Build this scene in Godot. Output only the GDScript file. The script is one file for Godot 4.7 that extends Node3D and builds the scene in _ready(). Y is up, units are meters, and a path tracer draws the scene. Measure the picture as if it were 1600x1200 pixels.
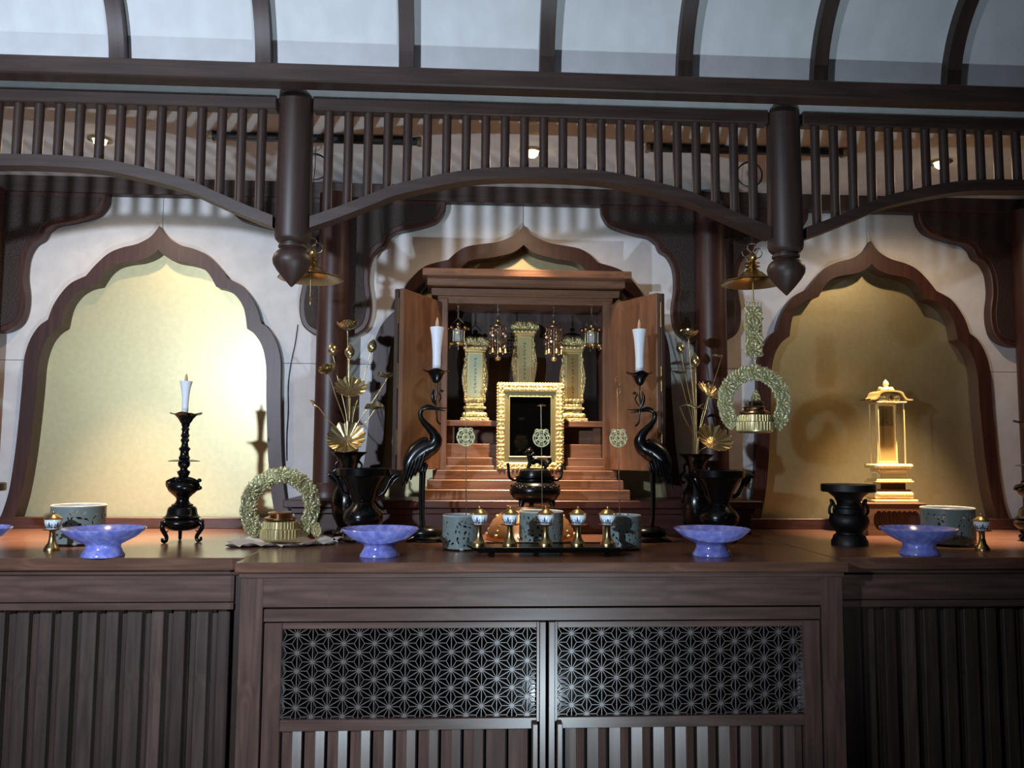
extends Node3D
# A wooden altar alcove. World frame: x right, y up (0 = counter top), z towards the viewer (0 = plaster back wall), metres.

var M := {}          # materials
var used := {}       # names taken at top level
const FLOOR_Y := -1.05


# ---------------------------------------------------------------- mesh collector
class MB:
	var v := PackedVector3Array()
	var n := PackedVector3Array()
	var t := PackedVector2Array()
	var xf := Transform3D()
	var crease := 0.7

	func tri(a: Vector3, b: Vector3, c: Vector3, na: Vector3, nb: Vector3, nc: Vector3, ua := Vector2(), ub := Vector2(), uc := Vector2()) -> void:
		a = xf * a; b = xf * b; c = xf * c
		na = (xf.basis * na).normalized(); nb = (xf.basis * nb).normalized(); nc = (xf.basis * nc).normalized()
		var g := (b - a).cross(c - a)
		if g.length_squared() < 1e-18:
			return
		if g.dot(na + nb + nc) > 0.0:
			v.append(a); v.append(c); v.append(b); n.append(na); n.append(nc); n.append(nb); t.append(ua); t.append(uc); t.append(ub)
		else:
			v.append(a); v.append(b); v.append(c); n.append(na); n.append(nb); n.append(nc); t.append(ua); t.append(ub); t.append(uc)

	func quad(a: Vector3, b: Vector3, c: Vector3, d: Vector3, nn: Vector3) -> void:
		tri(a, b, c, nn, nn, nn, Vector2(0, 1), Vector2(1, 1), Vector2(1, 0))
		tri(a, c, d, nn, nn, nn, Vector2(0, 1), Vector2(1, 0), Vector2(0, 0))

	func quads(a: Vector3, b: Vector3, c: Vector3, d: Vector3, na: Vector3, nb: Vector3, nc: Vector3, nd: Vector3) -> void:
		tri(a, b, c, na, nb, nc)
		tri(a, c, d, na, nc, nd)

	func box(c: Vector3, s: Vector3, bev := 0.0) -> void:
		var h := s * 0.5
		var e := h - Vector3.ONE * bev
		for ax in 3:
			var b1 := (ax + 1) % 3
			var b2 := (ax + 2) % 3
			for sg in [-1.0, 1.0]:
				var nn := Vector3(); nn[ax] = sg
				var p := []
				for q in [[-1, -1], [1, -1], [1, 1], [-1, 1]]:
					var w := Vector3(); w[ax] = sg * h[ax]; w[b1] = q[0] * e[b1]; w[b2] = q[1] * e[b2]
					p.append(c + w)
				quad(p[0], p[1], p[2], p[3], nn)
		if bev <= 0.0:
			return
		for ax in 3:
			var b1 := (ax + 1) % 3
			var b2 := (ax + 2) % 3
			for s1 in [-1.0, 1.0]:
				for s2 in [-1.0, 1.0]:
					var nn := Vector3(); nn[b1] = s1; nn[b2] = s2
					nn = nn.normalized()
					var p := []
					for q in [[-1, 0], [1, 0], [1, 1], [-1, 1]]:
						var w := Vector3(); w[ax] = q[0] * e[ax]
						w[b1] = s1 * (h[b1] if q[1] == 0 else e[b1]); w[b2] = s2 * (e[b2] if q[1] == 0 else h[b2])
						p.append(c + w)
					quad(p[0], p[1], p[2], p[3], nn)
		for sx in [-1.0, 1.0]:
			for sy in [-1.0, 1.0]:
				for sz in [-1.0, 1.0]:
					var nn := Vector3(sx, sy, sz).normalized()
					tri(c + Vector3(sx * h.x, sy * e.y, sz * e.z), c + Vector3(sx * e.x, sy * h.y, sz * e.z), c + Vector3(sx * e.x, sy * e.y, sz * h.z), nn, nn, nn)

	func bar(a: Vector2, b: Vector2, w: float, z0: float, z1: float) -> void:   # flat strip with a front and two flanks
		var d := (b - a).normalized()
		var s := Vector2(-d.y, d.x) * w * 0.5
		quad(Vector3(a.x - s.x, a.y - s.y, z1), Vector3(b.x - s.x, b.y - s.y, z1), Vector3(b.x + s.x, b.y + s.y, z1), Vector3(a.x + s.x, a.y + s.y, z1), Vector3.BACK)
		for k in [-1.0, 1.0]:
			var p: Vector2 = a + s * k
			var q: Vector2 = b + s * k
			quad(Vector3(p.x, p.y, z0), Vector3(q.x, q.y, z0), Vector3(q.x, q.y, z1), Vector3(p.x, p.y, z1), Vector3(s.x * k, s.y * k, 0).normalized())

	# profile of (radius, height) from bottom to top or back; lobes > 0 makes the rim wavy by amp (grows with the radius)
	func lathe(pr: Array, seg := 24, lobes := 0, amp := 0.0, lift := 0.0, flat := 40.0) -> void:
		var cnt := pr.size()
		var rmax := 0.0
		for p in pr:
			rmax = maxf(rmax, p.x)
		var nl := []
		for k in cnt - 1:
			var d: Vector2 = pr[k + 1] - pr[k]
			nl.append(Vector2(d.y, -d.x).normalized())
		var length := 0.0
		var lens := [0.0]
		for k in cnt - 1:
			length += (pr[k + 1] - pr[k]).length(); lens.append(length)
		for k in cnt - 1:
			var n0: Vector2 = nl[k]
			var n1: Vector2 = nl[k]
			if k > 0 and absf(nl[k].angle_to(nl[k - 1])) < deg_to_rad(flat):
				n0 = (nl[k] + nl[k - 1]).normalized()
			if k < cnt - 2 and absf(nl[k].angle_to(nl[k + 1])) < deg_to_rad(flat):
				n1 = (nl[k] + nl[k + 1]).normalized()
			for j in seg:
				var a0 := TAU * j / seg
				var a1 := TAU * (j + 1) / seg
				var w0 := 0.0
				var w1 := 0.0
				if lobes > 0:
					w0 = cos(a0 * lobes); w1 = cos(a1 * lobes)
				var P := []
				for q in [[k, a0, w0], [k, a1, w1], [k + 1, a1, w1], [k + 1, a0, w0]]:
					var g: float = pr[q[0]].x / rmax
					var r: float = pr[q[0]].x * (1.0 + amp * g * q[2])
					P.append(Vector3(sin(q[1]) * r, pr[q[0]].y + lift * g * g * q[2], cos(q[1]) * r))
				var u0 := float(j) / seg
				var u1 := float(j + 1) / seg
				var ta := Vector2(u0, 1.0 - lens[k] / length)
				var tb := Vector2(u1, 1.0 - lens[k] / length)
				var tc := Vector2(u1, 1.0 - lens[k + 1] / length)
				var td := Vector2(u0, 1.0 - lens[k + 1] / length)
				if lobes > 0:
					var fn: Vector3 = (P[1] - P[0]).cross(P[3] - P[0])
					if fn.length() < 1e-12:
						fn = (P[2] - P[1]).cross(P[3] - P[2])
					var am := (a0 + a1) * 0.5
					var want := Vector3(sin(am) * (n0.x + n1.x), n0.y + n1.y, cos(am) * (n0.x + n1.x))
					fn = fn.normalized() * (1.0 if fn.dot(want) >= 0.0 else -1.0)
					tri(P[0], P[1], P[2], fn, fn, fn, ta, tb, tc)
					tri(P[0], P[2], P[3], fn, fn, fn, ta, tc, td)
				else:
					var na := Vector3(sin(a0) * n0.x, n0.y, cos(a0) * n0.x)
					var nb := Vector3(sin(a1) * n0.x, n0.y, cos(a1) * n0.x)
					var nc := Vector3(sin(a1) * n1.x, n1.y, cos(a1) * n1.x)
					var nd := Vector3(sin(a0) * n1.x, n1.y, cos(a0) * n1.x)
					tri(P[0], P[1], P[2], na, nb, nc, ta, tb, tc)
					tri(P[0], P[2], P[3], na, nc, nd, ta, tc, td)

	func tube(pts: Array, rad, seg := 8, closed := false) -> void:
		var cnt := pts.size()
		var up := Vector3(0.13, 0.21, 0.97).normalized()
		var rings := []
		var norms := []
		for k in cnt:
			var d: Vector3
			if closed:
				d = pts[(k + 1) % cnt] - pts[(k + cnt - 1) % cnt]
			else:
				d = pts[mini(k + 1, cnt - 1)] - pts[maxi(k - 1, 0)]
			d = d.normalized()
			var s := up - d * up.dot(d)
			if s.length() < 0.05:
				s = Vector3(1, 0.2, 0.1) - d * Vector3(1, 0.2, 0.1).dot(d)
			s = s.normalized()
			up = s
			var b := d.cross(s)
			var r: float = rad[k] if rad is Array else rad
			var ring := []
			var nr := []
			for j in seg:
				var a := TAU * j / seg
				var q := s * cos(a) + b * sin(a)
				ring.append(pts[k] + q * r); nr.append(q)
			rings.append(ring); norms.append(nr)
		for k in (cnt if closed else cnt - 1):
			var k2 := (k + 1) % cnt
			for j in seg:
				var j2 := (j + 1) % seg
				quads(rings[k][j], rings[k][j2], rings[k2][j2], rings[k2][j], norms[k][j], norms[k][j2], norms[k2][j2], norms[k2][j])
		if not closed:
			for e in [0, cnt - 1]:
				var d: Vector3 = (pts[0] - pts[1] if e == 0 else pts[cnt - 1] - pts[cnt - 2]).normalized()
				for j in seg:
					tri(pts[e], rings[e][j], rings[e][(j + 1) % seg], d, d, d)

	func ball(c: Vector3, r: Vector3, seg := 12) -> void:
		var rows := maxi(seg / 2, 4)
		var f := func(i: int, j: int) -> Vector3:
			var p := PI * i / rows
			var a := TAU * j / seg
			return Vector3(sin(p) * sin(a), cos(p), sin(p) * cos(a))
		for i in rows:
			for j in seg:
				var q := [f.call(i, j), f.call(i + 1, j), f.call(i + 1, j + 1), f.call(i, j + 1)]
				var nn := []
				for w in q:
					nn.append((w / r).normalized())
				quads(c + q[0] * r, c + q[1] * r, c + q[2] * r, c + q[3] * r, nn[0], nn[1], nn[2], nn[3])

	func side(poly: Array, closed: bool, z0: float, z1: float, outward: float) -> void:
		var cnt := poly.size()
		var m := cnt if closed else cnt - 1
		var en := []
		for k in m:
			var d: Vector2 = poly[(k + 1) % cnt] - poly[k]
			en.append(Vector2(d.y, -d.x).normalized() * outward)
		for k in m:
			var n0: Vector2 = en[k]
			var n1: Vector2 = en[k]
			var kp := (k - 1 + m) % m
			var kn := (k + 1) % m
			if (closed or k > 0) and absf(en[k].angle_to(en[kp])) < crease:
				n0 = (en[k] + en[kp]).normalized()
			if (closed or k < m - 1) and absf(en[k].angle_to(en[kn])) < crease:
				n1 = (en[k] + en[kn]).normalized()
			var a: Vector2 = poly[k]
			var b: Vector2 = poly[(k + 1) % cnt]
			quads(Vector3(a.x, a.y, z0), Vector3(b.x, b.y, z0), Vector3(b.x, b.y, z1), Vector3(a.x, a.y, z1), Vector3(n0.x, n0.y, 0), Vector3(n1.x, n1.y, 0), Vector3(n1.x, n1.y, 0), Vector3(n0.x, n0.y, 0))

	func prism(poly: Array, z0: float, z1: float, bev := 0.0) -> void:
		var pp := PackedVector2Array(poly)
		var area := 0.0
		for k in pp.size():
			area += pp[k].cross(pp[(k + 1) % pp.size()])
		if area < 0.0:
			pp.reverse()
		var front := pp
		if bev > 0.0:
			front = PackedVector2Array()
			var c := pp.size()
			for k in c:
				var d0 := (pp[k] - pp[(k + c - 1) % c]).normalized()
				var d1 := (pp[(k + 1) % c] - pp[k]).normalized()
				var m := (Vector2(-d0.y, d0.x) + Vector2(-d1.y, d1.x)).normalized()
				front.append(pp[k] + m * bev)
		var zb := z1 - bev
		side(Array(pp), true, z0, zb, 1.0)
		if bev > 0.0:
			for k in pp.size():
				var k2 := (k + 1) % pp.size()
				var d := (pp[k2] - pp[k]).normalized()
				var nn := Vector3(d.y, -d.x, 1.0).normalized()
				quad(Vector3(pp[k].x, pp[k].y, zb), Vector3(pp[k2].x, pp[k2].y, zb), Vector3(front[k2].x, front[k2].y, z1), Vector3(front[k].x, front[k].y, z1), nn)
		for e in [[front, z1, Vector3.BACK], [pp, z0, Vector3.FORWARD]]:
			var idx := Geometry2D.triangulate_polygon(e[0])
			for k in range(0, idx.size(), 3):
				var a: Vector2 = e[0][idx[k]]
				var b: Vector2 = e[0][idx[k + 1]]
				var c2: Vector2 = e[0][idx[k + 2]]
				tri(Vector3(a.x, a.y, e[1]), Vector3(b.x, b.y, e[1]), Vector3(c2.x, c2.y, e[1]), e[2], e[2], e[2])

	func ribbon(o: Array, i: Array, z0: float, z1: float, flip := 1.0) -> void:   # solid band between two outlines of equal count
		for k in o.size() - 1:
			quad(Vector3(o[k].x, o[k].y, z1), Vector3(o[k + 1].x, o[k + 1].y, z1), Vector3(i[k + 1].x, i[k + 1].y, z1), Vector3(i[k].x, i[k].y, z1), Vector3.BACK)
			quad(Vector3(o[k].x, o[k].y, z0), Vector3(o[k + 1].x, o[k + 1].y, z0), Vector3(i[k + 1].x, i[k + 1].y, z0), Vector3(i[k].x, i[k].y, z0), Vector3.FORWARD)
		side(o, false, z0, z1, -flip)
		side(i, false, z0, z1, flip)

	# a thin curved sheet from a grid of points, given both faces
	func sheet(g: Array, thick := 0.0008) -> void:
		var rows := g.size()
		var cols: int = g[0].size()
		var nn := []
		for i in rows:
			var row := []
			for j in cols:
				var du: Vector3 = g[i][mini(j + 1, cols - 1)] - g[i][maxi(j - 1, 0)]
				var dv: Vector3 = g[mini(i + 1, rows - 1)][j] - g[maxi(i - 1, 0)][j]
				var q := du.cross(dv)
				row.append(q.normalized() if q.length() > 1e-12 else Vector3.UP)
			nn.append(row)
		for s in [1.0, -1.0]:
			for i in rows - 1:
				for j in cols - 1:
					var p := []
					var m := []
					for q in [[i, j], [i, j + 1], [i + 1, j + 1], [i + 1, j]]:
						m.append(nn[q[0]][q[1]] * s)
						p.append(g[q[0]][q[1]] + nn[q[0]][q[1]] * s * thick * 0.5)
					quads(p[0], p[1], p[2], p[3], m[0], m[1], m[2], m[3])

	func mesh() -> ArrayMesh:
		var a := []
		a.resize(Mesh.ARRAY_MAX)
		a[Mesh.ARRAY_VERTEX] = v
		a[Mesh.ARRAY_NORMAL] = n
		a[Mesh.ARRAY_TEX_UV] = t
		var m := ArrayMesh.new()
		m.add_surface_from_arrays(Mesh.PRIMITIVE_TRIANGLES, a)
		return m


# ---------------------------------------------------------------- objects
func numbered(called: String) -> String:
	if not used.has(called):
		used[called] = 0
		return called
	used[called] += 1
	return "%s_%03d" % [called, used[called]]

func tag(o: Node, label: String, category: String, group := "") -> void:
	o.set_meta("label", label)
	o.set_meta("category", category)
	if group != "":
		o.set_meta("group", group)

func thing(called: String, label: String, category: String, at := Vector3.ZERO, turn := 0.0, group := "") -> Node3D:
	var o := Node3D.new()
	o.name = numbered(called)
	add_child(o)
	o.position = at
	o.rotation.y = turn
	tag(o, label, category, group)
	return o

func inst(called: String, mesh: Mesh, mat: Material, parent: Node) -> MeshInstance3D:
	var o := MeshInstance3D.new()
	o.mesh = mesh
	o.material_override = mat
	o.name = numbered(called) if parent == self else called
	parent.add_child(o, true)
	return o

func part(called: String, b: MB, mat: Material, parent: Node) -> MeshInstance3D:
	return inst(called, b.mesh(), mat, parent)

func one(called: String, b: MB, mat: Material, label: String, category: String, group := "") -> MeshInstance3D:
	var o := inst(called, b.mesh(), mat, self)
	tag(o, label, category, group)
	return o

func struct(called: String, b: MB, mat: Material, label: String) -> MeshInstance3D:
	var o := inst(called, b.mesh(), mat, self)
	o.set_meta("kind", "structure")
	o.set_meta("label", label)
	o.set_meta("category", called.split("_")[0])
	return o

func struct_node(called: String, label: String) -> Node3D:
	var o := Node3D.new()
	o.name = numbered(called)
	add_child(o)
	o.set_meta("kind", "structure")
	o.set_meta("label", label)
	o.set_meta("category", called.split("_")[0])
	return o

func dup(src: Node3D, label: String, at: Vector3, turn := 0.0) -> Node3D:
	var r: Node3D = src.duplicate()
	r.name = numbered(str(src.name).rstrip("0123456789").trim_suffix("_"))
	add_child(r)
	r.position = at
	r.rotation.y = turn
	r.set_meta("label", label)
	return r

func boxm(c: Vector3, s: Vector3, bev := 0.0) -> MB:
	var b := MB.new()
	b.box(c, s, bev)
	return b

func span(x0: float, x1: float, y0: float, y1: float, z0: float, z1: float, bev := 0.002) -> MB:
	return boxm(Vector3(x0 + x1, y0 + y1, z0 + z1) * 0.5, Vector3(absf(x1 - x0), absf(y1 - y0), absf(z1 - z0)), bev)

func lath(pr: Array, seg := 24, lobes := 0, amp := 0.0, lift := 0.0) -> MB:
	var b := MB.new()
	b.lathe(pr, seg, lobes, amp, lift)
	return b

func V(a: Array) -> Array:          # [x, y, x, y ...] to points
	var o := []
	for k in range(0, a.size(), 2):
		o.append(Vector2(a[k], a[k + 1]))
	return o

func V3(a: Array) -> Array:
	var o := []
	for k in range(0, a.size(), 3):
		o.append(Vector3(a[k], a[k + 1], a[k + 2]))
	return o

func smooth(p: Array, sub := 5) -> Array:     # Catmull-Rom through 2D or 3D points
	var o := []
	var c := p.size()
	for k in c - 1:
		var p0 = p[maxi(k - 1, 0)]
		var p3 = p[mini(k + 2, c - 1)]
		for s in sub:
			var f := float(s) / sub
			var f2 := f * f
			var f3 := f2 * f
			o.append((p[k] * 2.0 + (p[k + 1] - p0) * f + (p0 * 2.0 - p[k] * 5.0 + p[k + 1] * 4.0 - p3) * f2 + (p[k] * 3.0 - p0 - p[k + 1] * 3.0 + p3) * f3) * 0.5)
	o.append(p[c - 1])
	return o

func lobed(segs: Array, sub := 5) -> Array:   # smooth lobes that meet in cusps
	var o := []
	for s in segs:
		var q := smooth(V(s), sub)
		if o.size() > 0:
			q.remove_at(0)
		o.append_array(q)
	return o

func mirrored(half: Array) -> Array:          # half outline from the tip down the right side -> left bottom to right bottom
	var o := []
	for k in range(half.size() - 1, 0, -1):
		o.append(Vector2(-half[k].x, half[k].y))
	o.append_array(half)
	return o

func moved(p: Array, d: Vector2, sx := 1.0) -> Array:
	var o := []
	for q in p:
		o.append(Vector2(q.x * sx, q.y) + d)
	return o


# ---------------------------------------------------------------- materials
func std(c: Color, rough: float, metal := 0.0, spec := 0.5) -> StandardMaterial3D:
	var m := StandardMaterial3D.new()
	m.albedo_color = c
	m.roughness = rough
	m.metallic = metal
	m.metallic_specular = spec
	return m

func noise_image(w: int, h: int, freq: float, seed_: int, oct := 4) -> Image:
	var f := FastNoiseLite.new()
	f.seed = seed_
	f.frequency = freq
	f.fractal_octaves = oct
	return f.get_seamless_image(w, h)

func toned(im: Image, lo: Color, hi: Color, power := 1.0) -> Image:
	var o := Image.create(im.get_width(), im.get_height(), false, Image.FORMAT_RGB8)
	for y in im.get_height():
		for x in im.get_width():
			o.set_pixel(x, y, lo.lerp(hi, pow(im.get_pixel(x, y).r, power)))
	return o

func tri_map(m: StandardMaterial3D, tex: Texture2D, sc: float, world := true) -> StandardMaterial3D:
	m.albedo_texture = tex
	m.uv1_triplanar = true
	m.uv1_world_triplanar = world
	m.uv1_scale = Vector3.ONE * sc
	return m

func make_materials() -> void:
	# wood grain: long streaks along U (H) or along V (W)
	var g := noise_image(48, 512, 0.035, 7, 5)
	g.resize(512, 512, Image.INTERPOLATE_CUBIC)
	var g2 := noise_image(20, 512, 0.012, 19, 2)
	g2.resize(512, 512, Image.INTERPOLATE_CUBIC)
	var grain := Image.create(512, 512, false, Image.FORMAT_RGB8)
	for y in 512:
		for x in 512:
			var a := g.get_pixel(x, y).r
			var b := g2.get_pixel(x, y).r
			var ring := 0.5 + 0.5 * sin(b * 30.0)
			var s := 0.66 + 0.26 * a + 0.08 * ring
			grain.set_pixel(x, y, Color(s, s * 0.985, s * 0.97))
	var th := ImageTexture.create_from_image(grain)
	var gv: Image = grain.duplicate()
	gv.rotate_90(CLOCKWISE)
	var tv := ImageTexture.create_from_image(gv)
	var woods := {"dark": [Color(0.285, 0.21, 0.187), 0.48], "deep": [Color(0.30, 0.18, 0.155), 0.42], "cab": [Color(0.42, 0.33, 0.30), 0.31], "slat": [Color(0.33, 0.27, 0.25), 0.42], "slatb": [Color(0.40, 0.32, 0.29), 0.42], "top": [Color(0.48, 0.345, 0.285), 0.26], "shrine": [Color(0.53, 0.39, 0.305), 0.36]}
	for k in woods:
		M[k + "_h"] = tri_map(std(woods[k][0], woods[k][1]), th, 1.7)
		M[k + "_v"] = tri_map(std(woods[k][0], woods[k][1]), tv, 1.7)
	# carved dark wood: fine relief
	var cn := noise_image(256, 256, 0.045, 31, 3)
	var bumpi: Image = cn.duplicate()
	bumpi.convert(Image.FORMAT_RGBA8)
	bumpi.bump_map_to_normal_map(9.0)
	var carve := std(Color(0.25, 0.18, 0.16), 0.6)
	tri_map(carve, ImageTexture.create_from_image(toned(cn, Color(0.6, 0.6, 0.6), Color(1, 1, 1))), 12.0)
	carve.normal_enabled = true
	carve.normal_texture = ImageTexture.create_from_image(bumpi)
	carve.normal_scale = 0.6
	M["carved"] = carve
	# plaster, paint
	var pn := noise_image(256, 256, 0.02, 5, 4)
	var pt := ImageTexture.create_from_image(toned(pn, Color(0.93, 0.93, 0.93), Color(1, 1, 1)))
	M["plaster"] = tri_map(std(Color(0.86, 0.855, 0.85), 0.85), pt, 2.0)
	M["cove"] = tri_map(std(Color(0.86, 0.865, 0.87), 0.9), pt, 2.0)
	M["room"] = tri_map(std(Color(0.40, 0.39, 0.39), 0.9), pt, 1.0)
	M["floor"] = tri_map(std(Color(0.24, 0.22, 0.21), 0.8), pt, 3.0)
	M["gap"] = std(Color(0.03, 0.025, 0.025), 0.8)
	# gold leaf panel: woven shimmer
	var gl := noise_image(256, 256, 0.05, 77, 5)
	var goldp := std(Color(0.80, 0.765, 0.60), 0.47, 0.9)
	goldp.clearcoat_enabled = true
	goldp.clearcoat = 0.35
	goldp.clearcoat_roughness = 0.22
	tri_map(goldp, ImageTexture.create_from_image(toned(gl, Color(0.95, 0.95, 0.94), Color(1, 1, 1))), 2.6)
	M["gold_panel"] = goldp
	M["gold"] = std(Color(0.80, 0.73, 0.55), 0.27, 0.95)
	M["gold_pale"] = std(Color(0.85, 0.80, 0.60), 0.36, 0.85)
	M["gold_matt"] = std(Color(0.80, 0.70, 0.46), 0.45, 0.7)
	M["gold_lit"] = std(Color(0.92, 0.83, 0.58), 0.5, 0.4)
	M["brass"] = std(Color(0.74, 0.65, 0.45), 0.3, 1.0)
	M["copper"] = std(Color(0.66, 0.52, 0.39), 0.3, 1.0)
	var chase := noise_image(128, 128, 0.06, 11, 3)
	chase.convert(Image.FORMAT_RGBA8)
	chase.bump_map_to_normal_map(10.0)
	for k in [["gold_chased", Color(0.80, 0.76, 0.57), 0.34, 0.85], ["wreath_gold", Color(0.80, 0.79, 0.62), 0.36, 0.6], ["frame_gold", Color(0.92, 0.84, 0.60), 0.4, 0.6]]:
		var m := std(k[1], k[2], k[3])
		m.normal_enabled = true
		m.normal_texture = ImageTexture.create_from_image(chase)
		m.normal_scale = 0.9
		m.uv1_triplanar = true
		m.uv1_scale = Vector3.ONE * 16.0
		if k[0] == "wreath_gold":
			m.normal_scale = 0.25
		M[k[0]] = m
	M["dome"] = std(Color(0.82, 0.63, 0.45), 0.34, 0.85)
	M["sage_gold"] = std(Color(0.52, 0.50, 0.34), 0.42, 0.6)
	M["black"] = std(Color(0.035, 0.033, 0.034), 0.22)
	M["black_matt"] = std(Color(0.02, 0.02, 0.021), 0.5)
	M["bronze"] = std(Color(0.055, 0.052, 0.055), 0.24, 0.3)
	M["glass_black"] = std(Color(0.012, 0.012, 0.012), 0.06)
	M["lattice"] = std(Color(0.38, 0.345, 0.335), 0.34)
	M["wax"] = std(Color(0.90, 0.92, 0.95), 0.45)
	M["wax_base"] = std(Color(0.62, 0.63, 0.64), 0.5)
	M["wick"] = std(Color(0.80, 0.66, 0.55), 0.5)
	# mottled blue glaze
	var bn := noise_image(256, 256, 0.03, 41, 4)
	var blue := std(Color(0.86, 0.86, 0.95), 0.14)
	tri_map(blue, ImageTexture.create_from_image(toned(bn, Color(0.46, 0.50, 0.82), Color(0.86, 0.88, 1.0), 1.6)), 5.0)
	M["blue"] = blue
	M["celadon"] = tri_map(std(Color(0.50, 0.56, 0.55), 0.28), pt, 6.0)
	M["celadon_in"] = std(Color(0.62, 0.66, 0.66), 0.4)
	M["cloth"] = tri_map(std(Color(0.88, 0.86, 0.84), 0.9), pt, 8.0)
	M["metal"] = std(Color(0.62, 0.58, 0.5), 0.3, 1.0)
	M["cord"] = std(Color(0.05, 0.05, 0.05), 0.6)
	M["track"] = std(Color(0.06, 0.055, 0.055), 0.45)
	# porcelain with a blue lotus printed on it
	var im := Image.create(512, 128, false, Image.FORMAT_RGB8)
	im.fill(Color(0.90, 0.93, 0.96))
	for rep in 6:
		var cx := 43 + rep * 85
		for y in range(10, 120):
			for x in range(-40, 41):
				var pz := Vector2(x, y - 106)
				for k in 5:
					var a := -PI / 2 + (k - 2) * 0.52
					var d := pz.rotated(-a)
					var along: float = d.x / [54.0, 72.0, 84.0, 72.0, 54.0][k]
					if along > 0.12 and along < 1.0 and absf(d.y) < 10.0 * sin(PI * along):
						var c := Color(0.22, 0.32, 0.45) if absf(d.y) > 5.4 * sin(PI * along) or k % 2 == 0 else Color(0.62, 0.70, 0.72)
						im.set_pixel((cx + x + 512) % 512, y, c)
	var por := std(Color.WHITE, 0.12)
	por.albedo_texture = ImageTexture.create_from_image(im)
	M["porcelain"] = por
	# a column of small dark brush strokes on gilt, as on a memorial tablet
	var rng := RandomNumberGenerator.new()
	rng.seed = 5
	for tone in [["tablet_face", Color(0.66, 0.64, 0.46)], ["tablet_face_pale", Color(0.66, 0.70, 0.58)], ["tablet_face_dark", Color(0.52, 0.44, 0.27)]]:
		var ti := Image.create(96, 512, false, Image.FORMAT_RGB8)
		ti.fill(tone[1])
		for k in 10:
			var y0 := 44 + k * 43
			for s in 7:
				var hor := rng.randf() < 0.6
				var x1 := 37 + rng.randi_range(0, 12)
				var y1 := y0 + rng.randi_range(0, 28)
				if hor:
					ti.fill_rect(Rect2i(x1, y1, rng.randi_range(8, 18), 3), Color(0.12, 0.11, 0.09))
				else:
					ti.fill_rect(Rect2i(x1 + rng.randi_range(0, 10), y1, 3, rng.randi_range(6, 15)), Color(0.12, 0.11, 0.09))
		var tm := std(Color.WHITE, 0.4, 0.25)
		tm.albedo_texture = ImageTexture.create_from_image(ti)
		M[tone[0]] = tm
	var bulb := std(Color(1, 0.93, 0.8), 0.5)
	bulb.emission_enabled = true
	bulb.emission = Color(1.0, 0.86, 0.62)
	bulb.emission_energy_multiplier = 14.0
	M["bulb"] = bulb
	var panel := std(Color(0.9, 0.95, 1), 0.5)
	panel.emission_enabled = true
	panel.emission = Color(0.85, 0.93, 1.0)
	panel.emission_energy_multiplier = 6.0
	M["lamp_panel"] = panel


# ---------------------------------------------------------------- scene
func _ready() -> void:
	var cam := Camera3D.new()
	cam.name = "camera"
	cam.fov = 49.89
	cam.near = 0.05
	cam.far = 50.0
	add_child(cam)
	cam.transform = Transform3D(Basis(Vector3.UP, -0.0563) * Basis(Vector3.RIGHT, 0.0855) * Basis(Vector3.BACK, 0.0062), Vector3(-0.2279, 0.289, 3.3))
	cam.current = true
	var env := Environment.new()
	env.background_mode = Environment.BG_COLOR
	env.background_color = Color(0.01, 0.01, 0.012)
	env.tonemap_mode = Environment.TONE_MAPPER_LINEAR
	env.tonemap_exposure = 1.0
	env.sdfgi_enabled = true
	env.ssao_enabled = true
	env.ssil_enabled = true
	var we := WorldEnvironment.new()
	we.name = "world"
	we.environment = env
	add_child(we)
	make_materials()
	# the room's cool work lamp to the left of the viewer, and a low one on the floor in front
	flood_lamp("work_lamp", "cool white work lamp on a tripod left of the altar", Vector3(-1.76, 0.885, 3.5), Vector3(-1.0, 0.5, 0.0), 0.10, 52.0, 7.4, Color(0.865, 0.92, 1.0))
	flood_lamp("floor_uplight", "low cool uplight standing on the floor before the altar", Vector3(0.2, -0.92, 2.9), Vector3(-0.9, 1.4, 0.9), 0.06, 60.0, 3.0, Color(0.865, 0.95, 1.0))

	room()
	back_wall()
	ceiling()
	screens()
	cabinets()
	shrine()
	counter_things()
	hanging_things()


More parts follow.
